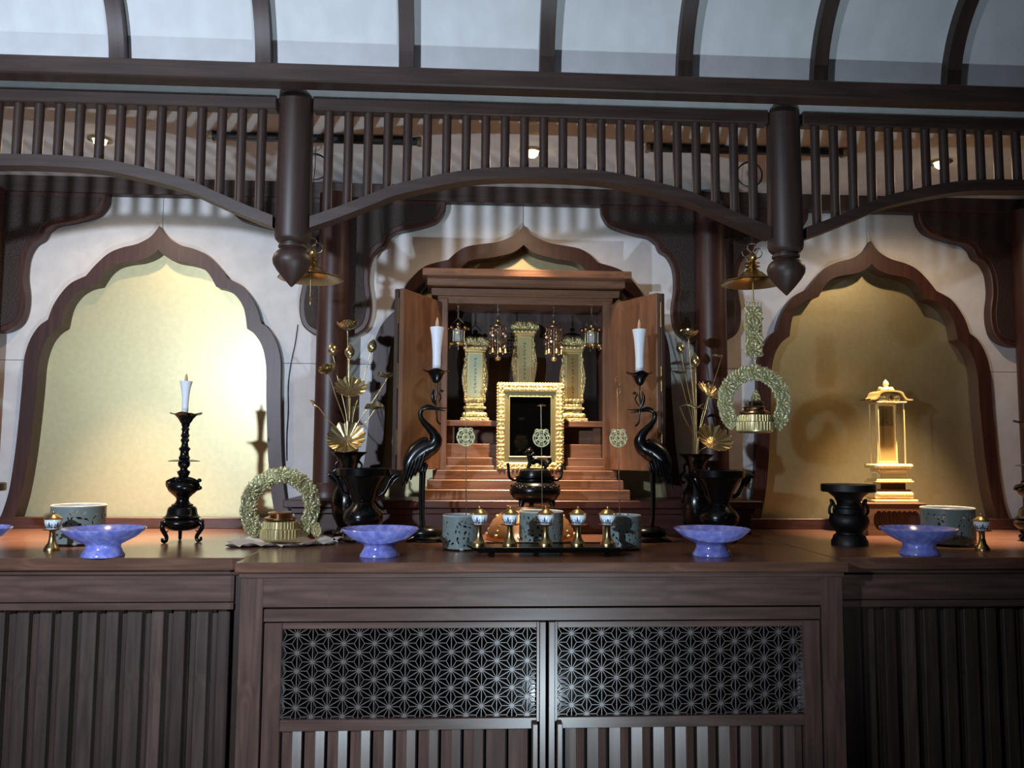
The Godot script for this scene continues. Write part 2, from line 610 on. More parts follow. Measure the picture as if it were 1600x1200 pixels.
func flood_lamp(called: String, label: String, at: Vector3, aim: Vector3, size: float, cone: float, energy: float, col: Color) -> void:
	var t := thing(called, label, "lamp", at)
	var d := (aim - at).normalized()
	var bs := Basis.looking_at(d, Vector3.UP if absf(d.y) < 0.9 else Vector3.RIGHT)
	var h := MB.new()
	h.xf = Transform3D(bs, Vector3.ZERO)
	h.box(Vector3(0, 0, 0.03), Vector3(size + 0.02, size + 0.02, 0.05), 0.004)
	part("housing", h, M["black_matt"], t)
	var p := MB.new()
	p.xf = Transform3D(bs, Vector3.ZERO)
	p.box(Vector3(0, 0, 0.004), Vector3(size, size, 0.004), 0.0)
	part("lamp_panel", p, M["lamp_panel"], t)
	var s := MB.new()
	var back := -d * 0.055
	if at.y > 0.0:
		for k in 3:
			var a := TAU * k / 3.0 + 0.3
			s.tube([back, Vector3(back.x, FLOOR_Y - at.y + 0.6, back.z), Vector3(back.x + sin(a) * 0.3, FLOOR_Y - at.y + 0.01, back.z + cos(a) * 0.3)], 0.012, 6)
	else:
		s.box(Vector3(back.x, (FLOOR_Y - at.y) * 0.5 - 0.02, back.z), Vector3(0.12, absf(FLOOR_Y - at.y) - 0.04, 0.10), 0.003)
	part("stand", s, M["black_matt"], t)
	var l := SpotLight3D.new()
	l.name = called + "_light"
	l.light_size = size * 0.45
	l.spot_angle = cone
	l.spot_angle_attenuation = 1.0
	l.spot_attenuation = 2.0
	l.light_energy = energy
	l.light_color = col
	l.shadow_enabled = true
	l.spot_range = 12.0
	l.transform = Transform3D(bs, at + d * 0.06)
	add_child(l)


func room() -> void:
	struct("floor", span(-3.4, 3.4, FLOOR_Y - 0.1, FLOOR_Y, -0.2, 6.2, 0.0), M["floor"], "dull carpeted floor in front of the altar")
	struct("wall_left", span(-3.4, -3.2, FLOOR_Y, 1.9, -0.2, 6.2, 0.0), M["room"], "plain side wall to the left of the altar")
	struct("wall_right", span(3.2, 3.4, FLOOR_Y, 1.9, -0.2, 6.2, 0.0), M["room"], "plain side wall to the right of the altar")
	struct("wall_rear", span(-3.4, 3.4, FLOOR_Y, 1.9, 6.0, 6.2, 0.0), M["room"], "plain wall of the room facing the altar")


const ARCH_OUT := [[0, 1.18, .03, 1.138, .08, 1.107, .14, 1.09, .19, 1.066, .235, 1.022, .272, .975], [.272, .975, .325, .947, .36, .908, .39, .855, .407, .80], [.407, .80, .44, .773, .47, .72, .487, .65, .49, .55, .494, .43, .502, .28, .517, .133, .545, .03]]
const ARCH_IN := [[0, 1.085, .022, 1.063, .067, 1.043, .12, 1.034, .165, 1.02, .2, .99, .228, .942], [.228, .942, .27, .931, .31, .902, .34, .852, .354, .776], [.354, .776, .386, .752, .415, .705, .432, .63, .436, .52, .442, .40, .452, .26, .468, .13, .49, .03]]
const MID_OUT := [[0, 1.215, .03, 1.179, .099, 1.146, .176, 1.133, .23, 1.122, .269, 1.099, .303, 1.067], [.303, 1.067, .388, 1.042, .435, 1.005, .478, .945, .5, .868], [.5, .868, .535, .835, .567, .793, .588, .735, .596, .66, .598, .56, .604, .45, .616, .3, .64, .125]]
const MID_IN := [[0, 1.134, .025, 1.113, .06, 1.096, .137, 1.078, .19, 1.071, .225, 1.06, .25, 1.035], [.25, 1.035, .33, 1.0, .39, .96, .43, .9, .445, .83], [.445, .83, .485, .795, .515, .756, .532, .68, .538, .60, .543, .5, .547, .38, .555, .27, .575, .125]]


func back_wall() -> void:
	var wall := struct_node("wall_back", "white plaster back wall of the altar alcove with gold arched niches")
	part("backing", span(-3.2, 3.2, FLOOR_Y, 1.6, -0.3, -0.22, 0.0), M["gap"], wall)
	var bays := [[-1.4415, "left"], [0.0, "middle"], [1.4415, "right"]]
	for b in bays:
		var cx: float = b[0]
		var mid: bool = cx == 0.0
		var o := lobed(MID_OUT if mid else ARCH_OUT)
		var i := lobed(MID_IN if mid else ARCH_IN)
		var half := []
		for k in o.size():
			half.append(o[k].lerp(i[k], 0.3))
		var w := 0.744 if mid else 0.697
		var ysplit := 0.645
		for sx in [-1.0, 1.0]:
			var up := [Vector2(0.001 * sx, 1.37)]
			var low := []
			for q in half:
				if q.y > ysplit + 0.004:
					up.append(Vector2(maxf(q.x, 0.001) * sx, q.y))
				elif q.y < ysplit - 0.004:
					low.append(Vector2(q.x * sx, q.y))
			up.append(Vector2((w if mid or sx * cx < 0 else 1.6) * sx, ysplit + 0.001))
			up.insert(up.size() - 1, Vector2(up[up.size() - 2].x, ysplit + 0.001))
			up.append(Vector2(up[up.size() - 1].x, 1.37))
			var xo: float = up[up.size() - 1].x
			low.insert(0, Vector2(low[0].x, ysplit - 0.001))
			low.append(Vector2(low[low.size() - 1].x, 0.0))
			low.append(Vector2(xo, 0.0))
			low.append(Vector2(xo, ysplit - 0.001))
			for poly in [up, low]:
				var m := MB.new()
				m.prism(moved(poly, Vector2(cx, 0)), -0.05, 0.0, 0.001)
				part("wall_panel", m, M["plaster"], wall)
		var gz := -0.045 if mid else -0.035
		part("gold_panel", span(cx - 0.66, cx + 0.66, 0.0, 1.2, gz - 0.01, gz, 0.0), M["gold_panel"], wall)
		var fr := MB.new()
		fr.ribbon(moved(mirrored(o), Vector2(cx, 0)), moved(mirrored(i), Vector2(cx, 0)), gz, 0.034, -1.0)
		one("arch_frame", fr, M["deep_v"], "dark wooden cusped arch frame round the %s niche" % (["left gold", "shrine's", "right gold"][bays.find(b)]), "arch", "cusped arch frames")
	struct("trim_1", span(-3.2, 3.2, 1.302, 1.369, 0.0, 0.045, 0.003), M["dark_h"], "dark wooden rail along the top of the back wall")
	for s in [[-3.2, -0.88], [0.88, 3.2]]:
		struct("trim_2" if s[0] < 0 else "trim_3", span(s[0], s[1], 0.0, 0.042, 0.0, 0.05, 0.002), M["deep_h"], "low dark red wooden sill under the %s arch" % ("left" if s[0] < 0 else "right"))
	# pillars
	var names := ["far left", "left", "right", "far right"]
	var xs := [-2.07, -0.744, 0.744, 2.07]
	for k in 4:
		var t := thing("pillar", "round dark lacquered pillar %s" % ["at the outer end of the left bay", "between the left niche and the shrine", "between the shrine and the right niche", "at the far right edge of the altar"][k], "pillar", Vector3(xs[k], 0, 0.1), 0, "round alcove pillars")
		var y0 := 0.124 if absf(xs[k]) < 1 else 0.0
		part("shaft", lath([Vector2(0.061, y0 + 0.05), Vector2(0.061, 1.3)], 32), M["deep_v"], t)
		part("base", lath([Vector2(0.0, y0), Vector2(0.075, y0), Vector2(0.075, y0 + 0.022), Vector2(0.07, y0 + 0.03), Vector2(0.068, y0 + 0.045), Vector2(0.061, y0 + 0.056)], 32), M["deep_h"], t)
	# scalloped carved brackets hanging from the rail
	var br := smooth(V([.43, 1.302, .425, 1.262, .398, 1.222, .355, 1.202, .29, 1.184, .235, 1.172, .203, 1.148]), 4)
	var b2 := smooth(V([.203, 1.148, .188, 1.117, .158, 1.096, .134, 1.046, .129, .969, .14, .892, .137, .828, .119, .782, .08, .755, .04, .746]), 4)
	b2.remove_at(0)
	br.append_array(b2)
	br.append(Vector2(0.0, .745)); br.append(Vector2(0.0, 1.302))
	var where := [[-2.07, 1.0, "at the top left corner of the left bay"], [-0.744, -1.0, "on the left bay's side of the left pillar"], [-0.744, 1.0, "above the shrine's left side"], [0.744, -1.0, "above the shrine's right side"], [0.744, 1.0, "on the right bay's side of the right pillar"], [2.07, -1.0, "at the top right corner of the right bay"]]
	var inner := Array(Geometry2D.offset_polygon(PackedVector2Array(br), -0.02)[0])
	for e in where:
		var t := thing("carved_bracket", "dark scalloped carved wooden bracket %s" % e[2], "bracket", Vector3(e[0], 0, 0), 0, "carved corner brackets")
		var m := MB.new()
		m.prism(moved(br, Vector2.ZERO, e[1]), 0.006, 0.052, 0.004)
		part("board", m, M["deep_v"], t)
		var c := MB.new()
		c.prism(moved(inner, Vector2.ZERO, e[1]), 0.05, 0.056, 0.002)
		part("carved_field", c, M["carved"], t)
	# dais under the shrine and pillars
	var d := thing("dais", "long low dark wooden dais behind the offerings carrying shrine and pillars", "dais")
	part("cap", span(-0.877, 0.877, 0.095, 0.123, 0.0, 0.275, 0.003), M["deep_h"], d)
	part("moulding", span(-0.853, 0.853, 0.072, 0.095, 0.0, 0.262, 0.004), M["deep_h"], d)
	part("base", span(-0.84, 0.84, 0.0, 0.072, 0.0, 0.25, 0.002), M["deep_h"], d)
	var cab := MB.new()
	cab.tube(smooth(V3([-.897, .80, .004, -.906, .72, .004, -.917, .66, .004, -.928, .562, .004, -.925, .45, .004, -.928, .36, .004, -.925, .26, .004]), 4), 0.0018, 5)
	one("cable", cab, M["cord"], "thin black cable running down the white wall beside the left arch", "cable")


func ceiling() -> void:
	struct("ceiling", span(-3.2, 3.2, 1.3695, 1.42, -0.22, 0.93, 0.0), M["plaster"], "white plaster ceiling of the altar alcove")
	struct("trim_6", span(-3.2, 3.2, 1.3432, 1.3695, 0.866, 0.894, 0.0), M["plaster"], "narrow white plaster strip between the spindle screens and the beam")
	struct("trim_4", span(-3.2, 3.2, 1.322, 1.374, 0.992, 1.052, 0.004), M["dark_h"], "long dark wooden beam above the altar screen")
	struct("trim_5", span(-3.2, 3.2, 1.374, 1.384, 0.93, 1.0, 0.002), M["dark_h"], "dark wooden strip on top of the beam")
	var cove := struct_node("ceiling_cove", "white coved ceiling with dark curved ribs")
	var arc := func(r: float) -> Array:
		var o := []
		for k in 19:
			var a := PI * 0.5 * k / 18.0
			o.append(Vector2(1.29 - cos(a) * r, 1.38 + sin(a) * r))
		o.append(Vector2(6.0, 1.38 + r))
		return o
	var sweep := func(x0: float, x1: float, ri: float, ro: float) -> MB:
		var m := MB.new()
		m.xf = Transform3D(Basis(Vector3(0, 0, 1), Vector3(0, 1, 0), Vector3(1, 0, 0)), Vector3.ZERO)
		m.ribbon(arc.call(ro), arc.call(ri), x0, x1, -1.0)
		return m
	for k in range(-8, 8):
		var x := 0.41 * k
		part("cove_panel", sweep.call(x, x + 0.41, 0.347, 0.39), M["cove"], cove)
		part("rib", sweep.call(x - 0.0215, x + 0.0215, 0.312, 0.352), M["dark_v"], cove)
	# recessed lamps over the three bays
	for k in 3:
		var x := (k - 1) * 1.5
		var t := thing("downlight", "small recessed warm ceiling lamp shining above the %s" % ["left niche", "shrine in the middle", "right niche"][k], "lamp", Vector3(x, 1.369, 0.45), 0, "recessed downlights")
		var ring := MB.new()
		ring.lathe([Vector2(0.026, -0.001), Vector2(0.040, -0.001), Vector2(0.040, -0.005), Vector2(0.030, -0.008), Vector2(0.026, -0.006)], 24)
		part("ring", ring, M["metal"], t)
		var bulb := MB.new()
		bulb.lathe([Vector2(0.0, -0.026), Vector2(0.012, -0.024), Vector2(0.02, -0.016), Vector2(0.0235, -0.0005)], 16)
		part("bulb", bulb, M["bulb"], t)
		var l := SpotLight3D.new()
		l.name = "downlight_beam"
		l.spot_angle = 23.0
		l.spot_angle_attenuation = 0.9
		l.spot_attenuation = 2.0
		l.light_energy = [12.5, 7.5, 10.5][k]
		l.light_color = Color(1.0, 0.855, 0.70)
		l.light_size = 0.02
		l.spot_range = 6.0
		l.shadow_enabled = true
		t.add_child(l)
		l.position = Vector3(0, -0.034, 0)
		l.rotation = Vector3(-PI / 2 + deg_to_rad(8.0), 0, 0)
		var spill := SpotLight3D.new()
		spill.name = "downlight_spill"
		spill.spot_angle = 80.0
		spill.spot_angle_attenuation = 0.6
		spill.spot_attenuation = 2.0
		spill.light_energy = 0.30
		spill.light_color = l.light_color
		spill.light_size = 0.02
		spill.spot_range = 6.0
		spill.shadow_enabled = true
		t.add_child(spill)
		spill.rotation = Vector3(-PI / 2, 0, 0)
		spill.position = Vector3(0, -0.036, 0)
	for k in 2:
		var x: float = [-0.745, 0.745][k]
		var t := thing("hanging_track", "slim black track on the alcove ceiling behind the %s hanging post" % ["left", "right"][k], "track", Vector3(x, 1.355, 0.54), 0, "ceiling tracks")
		part("bar", span(-0.345, 0.345, -0.010, 0.010, -0.012, 0.012, 0.002), M["track"], t)
		for s in [-1.0, 1.0]:
			part("end_clip", span(s * 0.35 - 0.008, s * 0.35 + 0.008, -0.014, 0.014, -0.014, 0.014, 0.002), M["metal"], t)


func screens() -> void:
	var half := V([0, 1.146, .16, 1.141, .29, 1.121, .435, 1.085, .5, 1.058, .61, 1.011, .689, .981])
	var up := smooth(half, 5)
	var bays := [[-1.4845, "left"], [0.0, "middle"], [1.4845, "right"]]
	for b in bays:
		var cx: float = b[0]
		var t := thing("transom_screen", "dark wooden spindle screen arching over the %s" % {"left": "left gold niche", "middle": "shrine in the middle", "right": "right gold niche"}[b[1]], "screen", Vector3(cx, 0, 0.88), 0, "spindle screens")
		part("top_rail", span(-0.689, 0.689, 1.304, 1.343, -0.022, 0.022, 0.003), M["dark_h"], t)
		var lo := []
		for q in up:
			lo.append(q - Vector2(0, 0.034))
		var m := MB.new()
		m.ribbon(mirrored(up), mirrored(lo), -0.026, 0.026, -1.0)
		part("arched_rail", m, M["dark_h"], t)
		for k in range(-11, 12):
			var x := 0.0585 * k
			var y := 0.98
			for q in up.size() - 1:
				if up[q].x <= absf(x) and up[q + 1].x >= absf(x):
					y = lerpf(up[q].y, up[q + 1].y, (absf(x) - up[q].x) / maxf(up[q + 1].x - up[q].x, 1e-6))
			var s := MB.new()
			s.tube([Vector3(x, y - 0.01, 0), Vector3(x, 1.306, 0)], 0.0138, 12)
			part("spindle", s, M["dark_v"], t)
	for k in 4:
		var x: float = [-0.741, 0.741, -2.225, 2.225][k]
		var t := thing("hanging_post", "thick dark round hanging post with pointed knob, %s" % ["in front of the left pillar", "in front of the right pillar", "outside the left bay", "outside the right bay"][k], "post", Vector3(x, 0, 0.88), 0, "hanging screen posts")
		part("shaft", lath([Vector2(0.0, 1.353), Vector2(0.045, 1.352), Vector2(0.0495, 1.347), Vector2(0.053, 0.925), Vector2(0.050, 0.915)], 36), M["dark_v"], t)
		part("collar", lath([Vector2(0.050, 0.9155), Vector2(0.044, 0.908), Vector2(0.036, 0.904), Vector2(0.036, 0.900), Vector2(0.041, 0.898), Vector2(0.041, 0.891), Vector2(0.035, 0.888), Vector2(0.037, 0.884)], 36), M["dark_h"], t)
		part("finial", lath([Vector2(0.0, 0.774), Vector2(0.004, 0.777), Vector2(0.024, 0.799), Vector2(0.044, 0.824), Vector2(0.0545, 0.842), Vector2(0.0565, 0.855), Vector2(0.0530, 0.868), Vector2(0.0455, 0.878), Vector2(0.034, 0.886)], 36), M["dark_v"], t)


func asanoha(x0: float, x1: float, y0: float, y1: float) -> MB:
	var m := MB.new()
	var s := 0.0474
	var cw := s * sqrt(3.0) / 2.0
	var put := func(a: Vector2, b: Vector2, w: float) -> void:
		# clip a strip to the opening
		var t0 := 0.0
		var t1 := 1.0
		var d: Vector2 = b - a
		for e in [[-d.x, a.x - x0], [d.x, x1 - a.x], [-d.y, a.y - y0], [d.y, y1 - a.y]]:
			if absf(e[0]) < 1e-9:
				if e[1] < 0.0:
					return
			elif e[0] < 0.0:
				t0 = maxf(t0, e[1] / e[0])
			else:
				t1 = minf(t1, e[1] / e[0])
		if t1 - t0 > 0.02:
			m.bar(a + d * t0, a + d * t1, w, -0.002, 0.002)
	var cols := int((x1 - x0) / cw) + 2
	var rows := int((y1 - y0) / s) + 3
	for i in range(-1, cols):
		for j in range(-2, rows):
			var h := Vector2(x0 + cw * (i + 0.95), y0 + s * (j + 0.62) + (s * 0.5 if i % 2 != 0 else 0.0))
			var e := [h + Vector2(0, s), h + Vector2(cw, s * 0.5), h + Vector2(cw, -s * 0.5)]
			for q in e:
				put.call(h, q, 0.0021)
			for tri_ in [[e[0], e[1]], [e[1], e[2]]]:
				var c: Vector2 = (h + tri_[0] + tri_[1]) / 3.0
				for q in [h, tri_[0], tri_[1]]:
					put.call(c, q, 0.0017)
			if h.x > x0 + 0.004 and h.x < x1 - 0.004 and h.y > y0 + 0.004 and h.y < y1 - 0.004:
				m.xf = Transform3D(Basis(Vector3.RIGHT, PI / 2), Vector3(h.x, h.y, 0))
				m.lathe([Vector2(0.0, 0.0026), Vector2(0.0060, 0.0026), Vector2(0.0060, -0.001)], 10)
				m.xf = Transform3D()
	return m


func slat(x0: float, x1: float, y0: float, y1: float, z: float, fold: float) -> MB:
	# a board with a low off-centre ridge
	var m := MB.new()
	m.xf = Transform3D(Basis(Vector3(1, 0, 0), Vector3(0, 0, -1), Vector3(0, 1, 0)), Vector3(0, y0, 0))
	m.crease = 0.02
	var xm := lerpf(x0, x1, 0.56)
	m.prism([Vector2(x0, -z + 0.02), Vector2(x0, -z - 0.003), Vector2(xm, -z - 0.003 - fold), Vector2(x1, -z - 0.001), Vector2(x1, -z + 0.02)], 0.0, y1 - y0)
	return m


func cabinets() -> void:
	# side worktops and cabinets
	for sx in [-1.0, 1.0]:
		var w: String = "left" if sx < 0 else "right"
		var t := thing("worktop", "dark polished wooden counter top of the %s wing" % w, "counter", Vector3.ZERO, 0, "altar counter tops")
		part("slab", span(sx * 0.833, sx * 3.19, -0.034, 0.0, 0.0, 0.945, 0.003), M["top_h"], t)
		part("moulding", span(sx * 0.833, sx * 3.19, -0.050, -0.034, 0.05, 0.922, 0.002), M["cab_h"], t)
		var c := thing("side_cabinet", "dark slatted wooden altar cabinet of the %s wing" % w, "cabinet", Vector3.ZERO, 0, "slatted side cabinets")
		part("frieze", span(sx * 0.862, sx * 3.19, -0.121, -0.050, 0.1, 0.932, 0.001), M["cab_h"], c)
		part("rail", span(sx * 0.862, sx * 3.19, -0.142, -0.1235, 0.1, 0.934, 0.001), M["cab_h"], c)
		part("stile", span(sx * 0.821, sx * 0.862, FLOOR_Y, -0.050, 0.1, 0.925, 0.001), M["dark_v"], c)
		part("backing", span(sx * 0.84, sx * 3.19, FLOOR_Y, -0.14, 0.2, 0.885, 0.0), M["dark_v"], c)
		var rng := RandomNumberGenerator.new()
		rng.seed = 3
		for door in 4:
			var dn := Node3D.new()
			dn.name = "slatted_door"
			c.add_child(dn, true)
			for k in 5:
				var a := 0.877 + door * 0.305 + k * 0.0605
				var wd := 0.033 + (0.008 if rng.randf() < 0.3 else 0.0)
				part("slat", span(sx * a, sx * (a + wd), FLOOR_Y + 0.06, -0.1445, 0.884, 0.9 + 0.012 * rng.randf(), 0.0015), M[["slat_v", "slatb_v", "slat_v", "dark_v"][rng.randi() % 4]], dn)
			for k in 5:
				var a := 0.877 + door * 0.305 + k * 0.0605 + 0.036
				part("inner_slat", span(sx * a, sx * (a + 0.016), FLOOR_Y + 0.06, -0.1445, 0.884, 0.891, 0.0005), M["dark_v"], dn)
	# middle block
	var t := thing("worktop", "dark polished wooden counter top of the projecting middle section", "counter", Vector3.ZERO, 0, "altar counter tops")
	part("slab", span(-0.832, 0.832, -0.027, 0.0, 0.0, 1.05, 0.003), M["top_h"], t)
	part("moulding", span(-0.824, 0.824, -0.042, -0.027, 0.05, 1.036, 0.002), M["cab_h"], t)
	var c := thing("altar_cabinet", "projecting wooden altar cabinet with two pierced lattice doors", "cabinet")
	for sx in [-1.0, 1.0]:
		part("stile", span(sx * 0.760, sx * 0.8195, FLOOR_Y, -0.042, 0.5, 1.03, 0.001), M["cab_v"], c)
	part("frieze", span(-0.760, 0.760, -0.1195, -0.042, 0.5, 1.030, 0.001), M["cab_h"], c)
	part("rail", span(-0.757, 0.757, -0.1575, -0.1245, 0.5, 1.027, 0.001), M["cab_h"], c)
	part("carcass", span(-0.76, 0.76, FLOOR_Y, -0.12, 0.3, 0.985, 0.0), M["gap"], c)
	for sx in [-1.0, 1.0]:
		var d := Node3D.new()
		d.name = "lattice_door"
		c.add_child(d, true)
		var xi := 0.004
		part("stile", span(sx * 0.708, sx * 0.755, FLOOR_Y + 0.03, -0.161, 0.995, 1.026, 0.001), M["cab_v"], d)
		part("stile", span(sx * xi, sx * (xi + 0.0165), FLOOR_Y + 0.03, -0.161, 0.995, 1.030, 0.001), M["cab_v"], d)
		part("stile_edge", span(sx * (xi + 0.0168), sx * 0.0285, -0.424, -0.161, 0.995, 1.024, 0.001), M["cab_v"], d)
		part("rail", span(sx * 0.0285, sx * 0.708, -0.1775, -0.161, 0.995, 1.024, 0.001), M["cab_h"], d)
		part("rail", span(sx * 0.0285, sx * 0.708, -0.442, -0.413, 0.995, 1.024, 0.001), M["cab_h"], d)
		part("pane", span(sx * 0.0285, sx * 0.708, -0.413, -0.1775, 0.996, 1.0, 0.0), M["glass_black"], d)
		var lat := asanoha(minf(sx * 0.0285, sx * 0.708), maxf(sx * 0.0285, sx * 0.708), -0.413, -0.1775)
		var lo := part("lattice", lat, M["lattice"], d)
		lo.position.z = 1.014
		lo.set_meta("kind", "stuff")
		part("handle", span(sx * 0.0255, sx * 0.0405, -0.98, -0.424, 1.0, 1.044, 0.002), M["cab_v"], d)
		for k in 11:
			var a := 0.051 + k * 0.0602
			var p := part("slat", slat(minf(sx * a, sx * (a + 0.051)), maxf(sx * a, sx * (a + 0.051)), FLOOR_Y + 0.08, -0.4445, 1.006, 0.004), M["cab_v"], d)


func shrine() -> void:
	var t := thing("shrine_cabinet", "open brown wooden altar shrine with stepped cornice holding gold tablets", "shrine")
	var h := "shrine_h"
	var v := "shrine_v"
	# steps
	for e in [[0.385, 0.123, 0.161, 0.255], [0.366, 0.161, 0.196, 0.225], [0.347, 0.196, 0.231, 0.195]]:
		part("step", span(-e[0], e[0], e[1], e[2], -0.08, e[3], 0.0025), M[h], t)
	# body
	for sx in [-1.0, 1.0]:
		part("side_wall", span(sx * 0.313, sx * 0.338, 0.231, 0.885, -0.09, 0.165, 0.002), M[v], t)
		part("corner_post", span(sx * 0.298, sx * 0.336, 0.231, 0.885, 0.14, 0.175, 0.003), M[v], t)
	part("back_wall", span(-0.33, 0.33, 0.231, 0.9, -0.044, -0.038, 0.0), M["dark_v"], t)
	part("sill", span(-0.30, 0.30, 0.231, 0.247, 0.0, 0.172, 0.002), M[h], t)
	part("plinth_board", span(-0.299, 0.299, 0.247, 0.278, -0.05, 0.155, 0.002), M[h], t)
	part("riser", span(-0.299, 0.299, 0.278, 0.33, -0.05, 0.13, 0.002), M[h], t)
	part("riser_panel", span(-0.28, 0.28, 0.33, 0.397, -0.06, 0.06, 0.002), M[h], t)
	for sx in [-1.0, 1.0]:
		part("shelf_bracket", span(sx * 0.268, sx * 0.299, 0.33, 0.397, 0.06, 0.12, 0.002), M[h], t)
	part("shelf", span(-0.312, 0.312, 0.397, 0.419, -0.085, 0.145, 0.002), M[h], t)
	# cornice: upright strips that step back, with sloped undersides
	part("roof_board", span(-0.393, 0.393, 0.953, 0.981, 0.038, 0.262, 0.002), M[h], t)
	for e in [[0.377, 0.921, 0.9535, 0.218], [0.362, 0.889, 0.9215, 0.187]]:
		part("cornice_step", span(-e[0], e[0], e[1] + 0.004, e[2], 0.038, e[3], 0.002), M[h], t)
	part("lintel", span(-0.338, 0.338, 0.866, 0.894, -0.09, 0.17, 0.002), M[h], t)
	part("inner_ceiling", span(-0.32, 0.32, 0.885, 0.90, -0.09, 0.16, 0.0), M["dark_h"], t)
	# doors: two leaves each, folded outwards
	for sx in [-1.0, 1.0]:
		var d := Node3D.new()
		d.name = "folding_door"
		t.add_child(d, true)
		d.position = Vector3(sx * 0.338, 0, 0.172)
		var ang := atan2(0.25, 0.125)
		var leaf := MB.new()
		leaf.xf = Transform3D(Basis(Vector3.UP, -ang if sx > 0 else ang - PI), Vector3.ZERO)
		leaf.box(Vector3(0.14, 0.551, 0.009 * sx), Vector3(0.28, 0.634, 0.018), 0.002)
		part("leaf", leaf, M[v], d)
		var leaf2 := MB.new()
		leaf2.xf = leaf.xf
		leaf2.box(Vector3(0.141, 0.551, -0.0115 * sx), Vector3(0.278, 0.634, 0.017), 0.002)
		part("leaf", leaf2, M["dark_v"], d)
		for yy in [0.79, 0.56, 0.33]:
			var hg := MB.new()
			hg.xf = leaf.xf
			hg.box(Vector3(0.2815, yy, -0.001 * sx), Vector3(0.004, 0.09, 0.006), 0.001)
			part("hinge", hg, M["brass"], d)
		for yy in [0.80, 0.60, 0.34]:
			var hg := MB.new()
			hg.box(Vector3(-sx * 0.002, yy, 0.006), Vector3(0.007, 0.085, 0.005), 0.001)
			part("hinge", hg, M["brass"], d)
	shrine_contents()


func memorial_tablet(label: String, at: Vector3, h: float, face: String) -> Node3D:
	# carved gilt tablet: stepped foot, lotus band, plate in wavy wings, cloud crown
	var t := thing("memorial_tablet", label, "tablet", at, 0, "gilt memorial tablets in the shrine")
	var f := MB.new()
	f.box(Vector3(0, 0.006, 0), Vector3(0.112, 0.012, 0.07), 0.002)
	f.box(Vector3(0, 0.022, 0), Vector3(0.098, 0.02, 0.06), 0.006)
	f.box(Vector3(0, 0.038, 0), Vector3(0.07, 0.014, 0.045), 0.003)
	f.box(Vector3(0, 0.05, 0), Vector3(0.088, 0.009, 0.055), 0.003)
	f.box(Vector3(0, 0.062, 0), Vector3(0.072, 0.016, 0.045), 0.004)
	part("foot", f, M["gold_chased"], t)
	var b := MB.new()
	b.box(Vector3(0, 0.078, 0), Vector3(0.084, 0.014, 0.046), 0.003)
	for k in 6:
		b.ball(Vector3(-0.037 + k * 0.0148, 0.081, 0.023), Vector3(0.0068, 0.0068, 0.004), 8)
	part("lotus_band", b, M["gold_chased"], t)
	var y0 := 0.085
	var y1 := h - 0.062
	var pl := span(-0.031, 0.031, y0, y1, -0.006, 0.006, 0.002)
	part("plate", pl, M["gold_pale"], t)
	var fc := MB.new()
	fc.quad(Vector3(-0.022, y0 + 0.008, 0.0068), Vector3(0.022, y0 + 0.008, 0.0068), Vector3(0.022, y1 - 0.008, 0.0068), Vector3(-0.022, y1 - 0.008, 0.0068), Vector3.BACK)
	part("inscribed_face", fc, M[face], t)
	for s in [-1.0, 1.0]:
		var w := []
		for k in 25:
			var q := k / 24.0
			w.append(Vector2(s * (0.044 + 0.006 * sin(q * PI * 2.0 - 1.2) + 0.0022 * absf(sin(q * 24.0))), lerpf(y0, y1, q)))
		w.append(Vector2(s * 0.03, y1)); w.append(Vector2(s * 0.03, y0))
		var m := MB.new()
		m.prism(w, -0.004, 0.008, 0.002)
		for k in 9:
			m.ball(Vector3(s * (0.0375 + 0.003 * sin(k * 2.1)), lerpf(y0 + 0.01, y1 - 0.01, k / 8.0), 0.008), Vector3(0.005, 0.009, 0.004), 8)
		part("carved_wing", m, M["gold_chased"], t)
	var cap := MB.new()
	cap.box(Vector3(0, y1 + 0.005, 0), Vector3(0.082, 0.009, 0.04), 0.002)
	cap.box(Vector3(0, y1 + 0.015, 0), Vector3(0.094, 0.011, 0.044), 0.002)
	for k in 6:
		cap.ball(Vector3(-0.038 + k * 0.0152, y1 + 0.016, 0.0225), Vector3(0.0058, 0.0048, 0.003), 8)
	part("cap", cap, M["gold_pale"], t)
	var cr := MB.new()
	for e in [[-0.035, 0.036, 0.027, 0.018], [0.035, 0.036, 0.027, 0.018], [-0.022, 0.047, 0.021, 0.016], [0.022, 0.047, 0.021, 0.016], [0.0, 0.034, 0.026, 0.014]]:
		cr.ball(Vector3(e[0], y1 + e[1], 0), Vector3(e[2], e[3], 0.016), 12)
	for k in 22:
		var a := k * 2.399
		var r := sqrt((k + 0.5) / 22.0)
		cr.ball(Vector3(cos(a) * r * 0.054, y1 + 0.038 + sin(a) * r * 0.013, 0.014 - 0.005 * r), Vector3(0.006, 0.005, 0.005), 6)
	cr.ball(Vector3(0, y1 + 0.048, 0.013), Vector3(0.005, 0.012, 0.006), 8)
	part("cloud_crown", cr, M["gold_chased"], t)
	return t


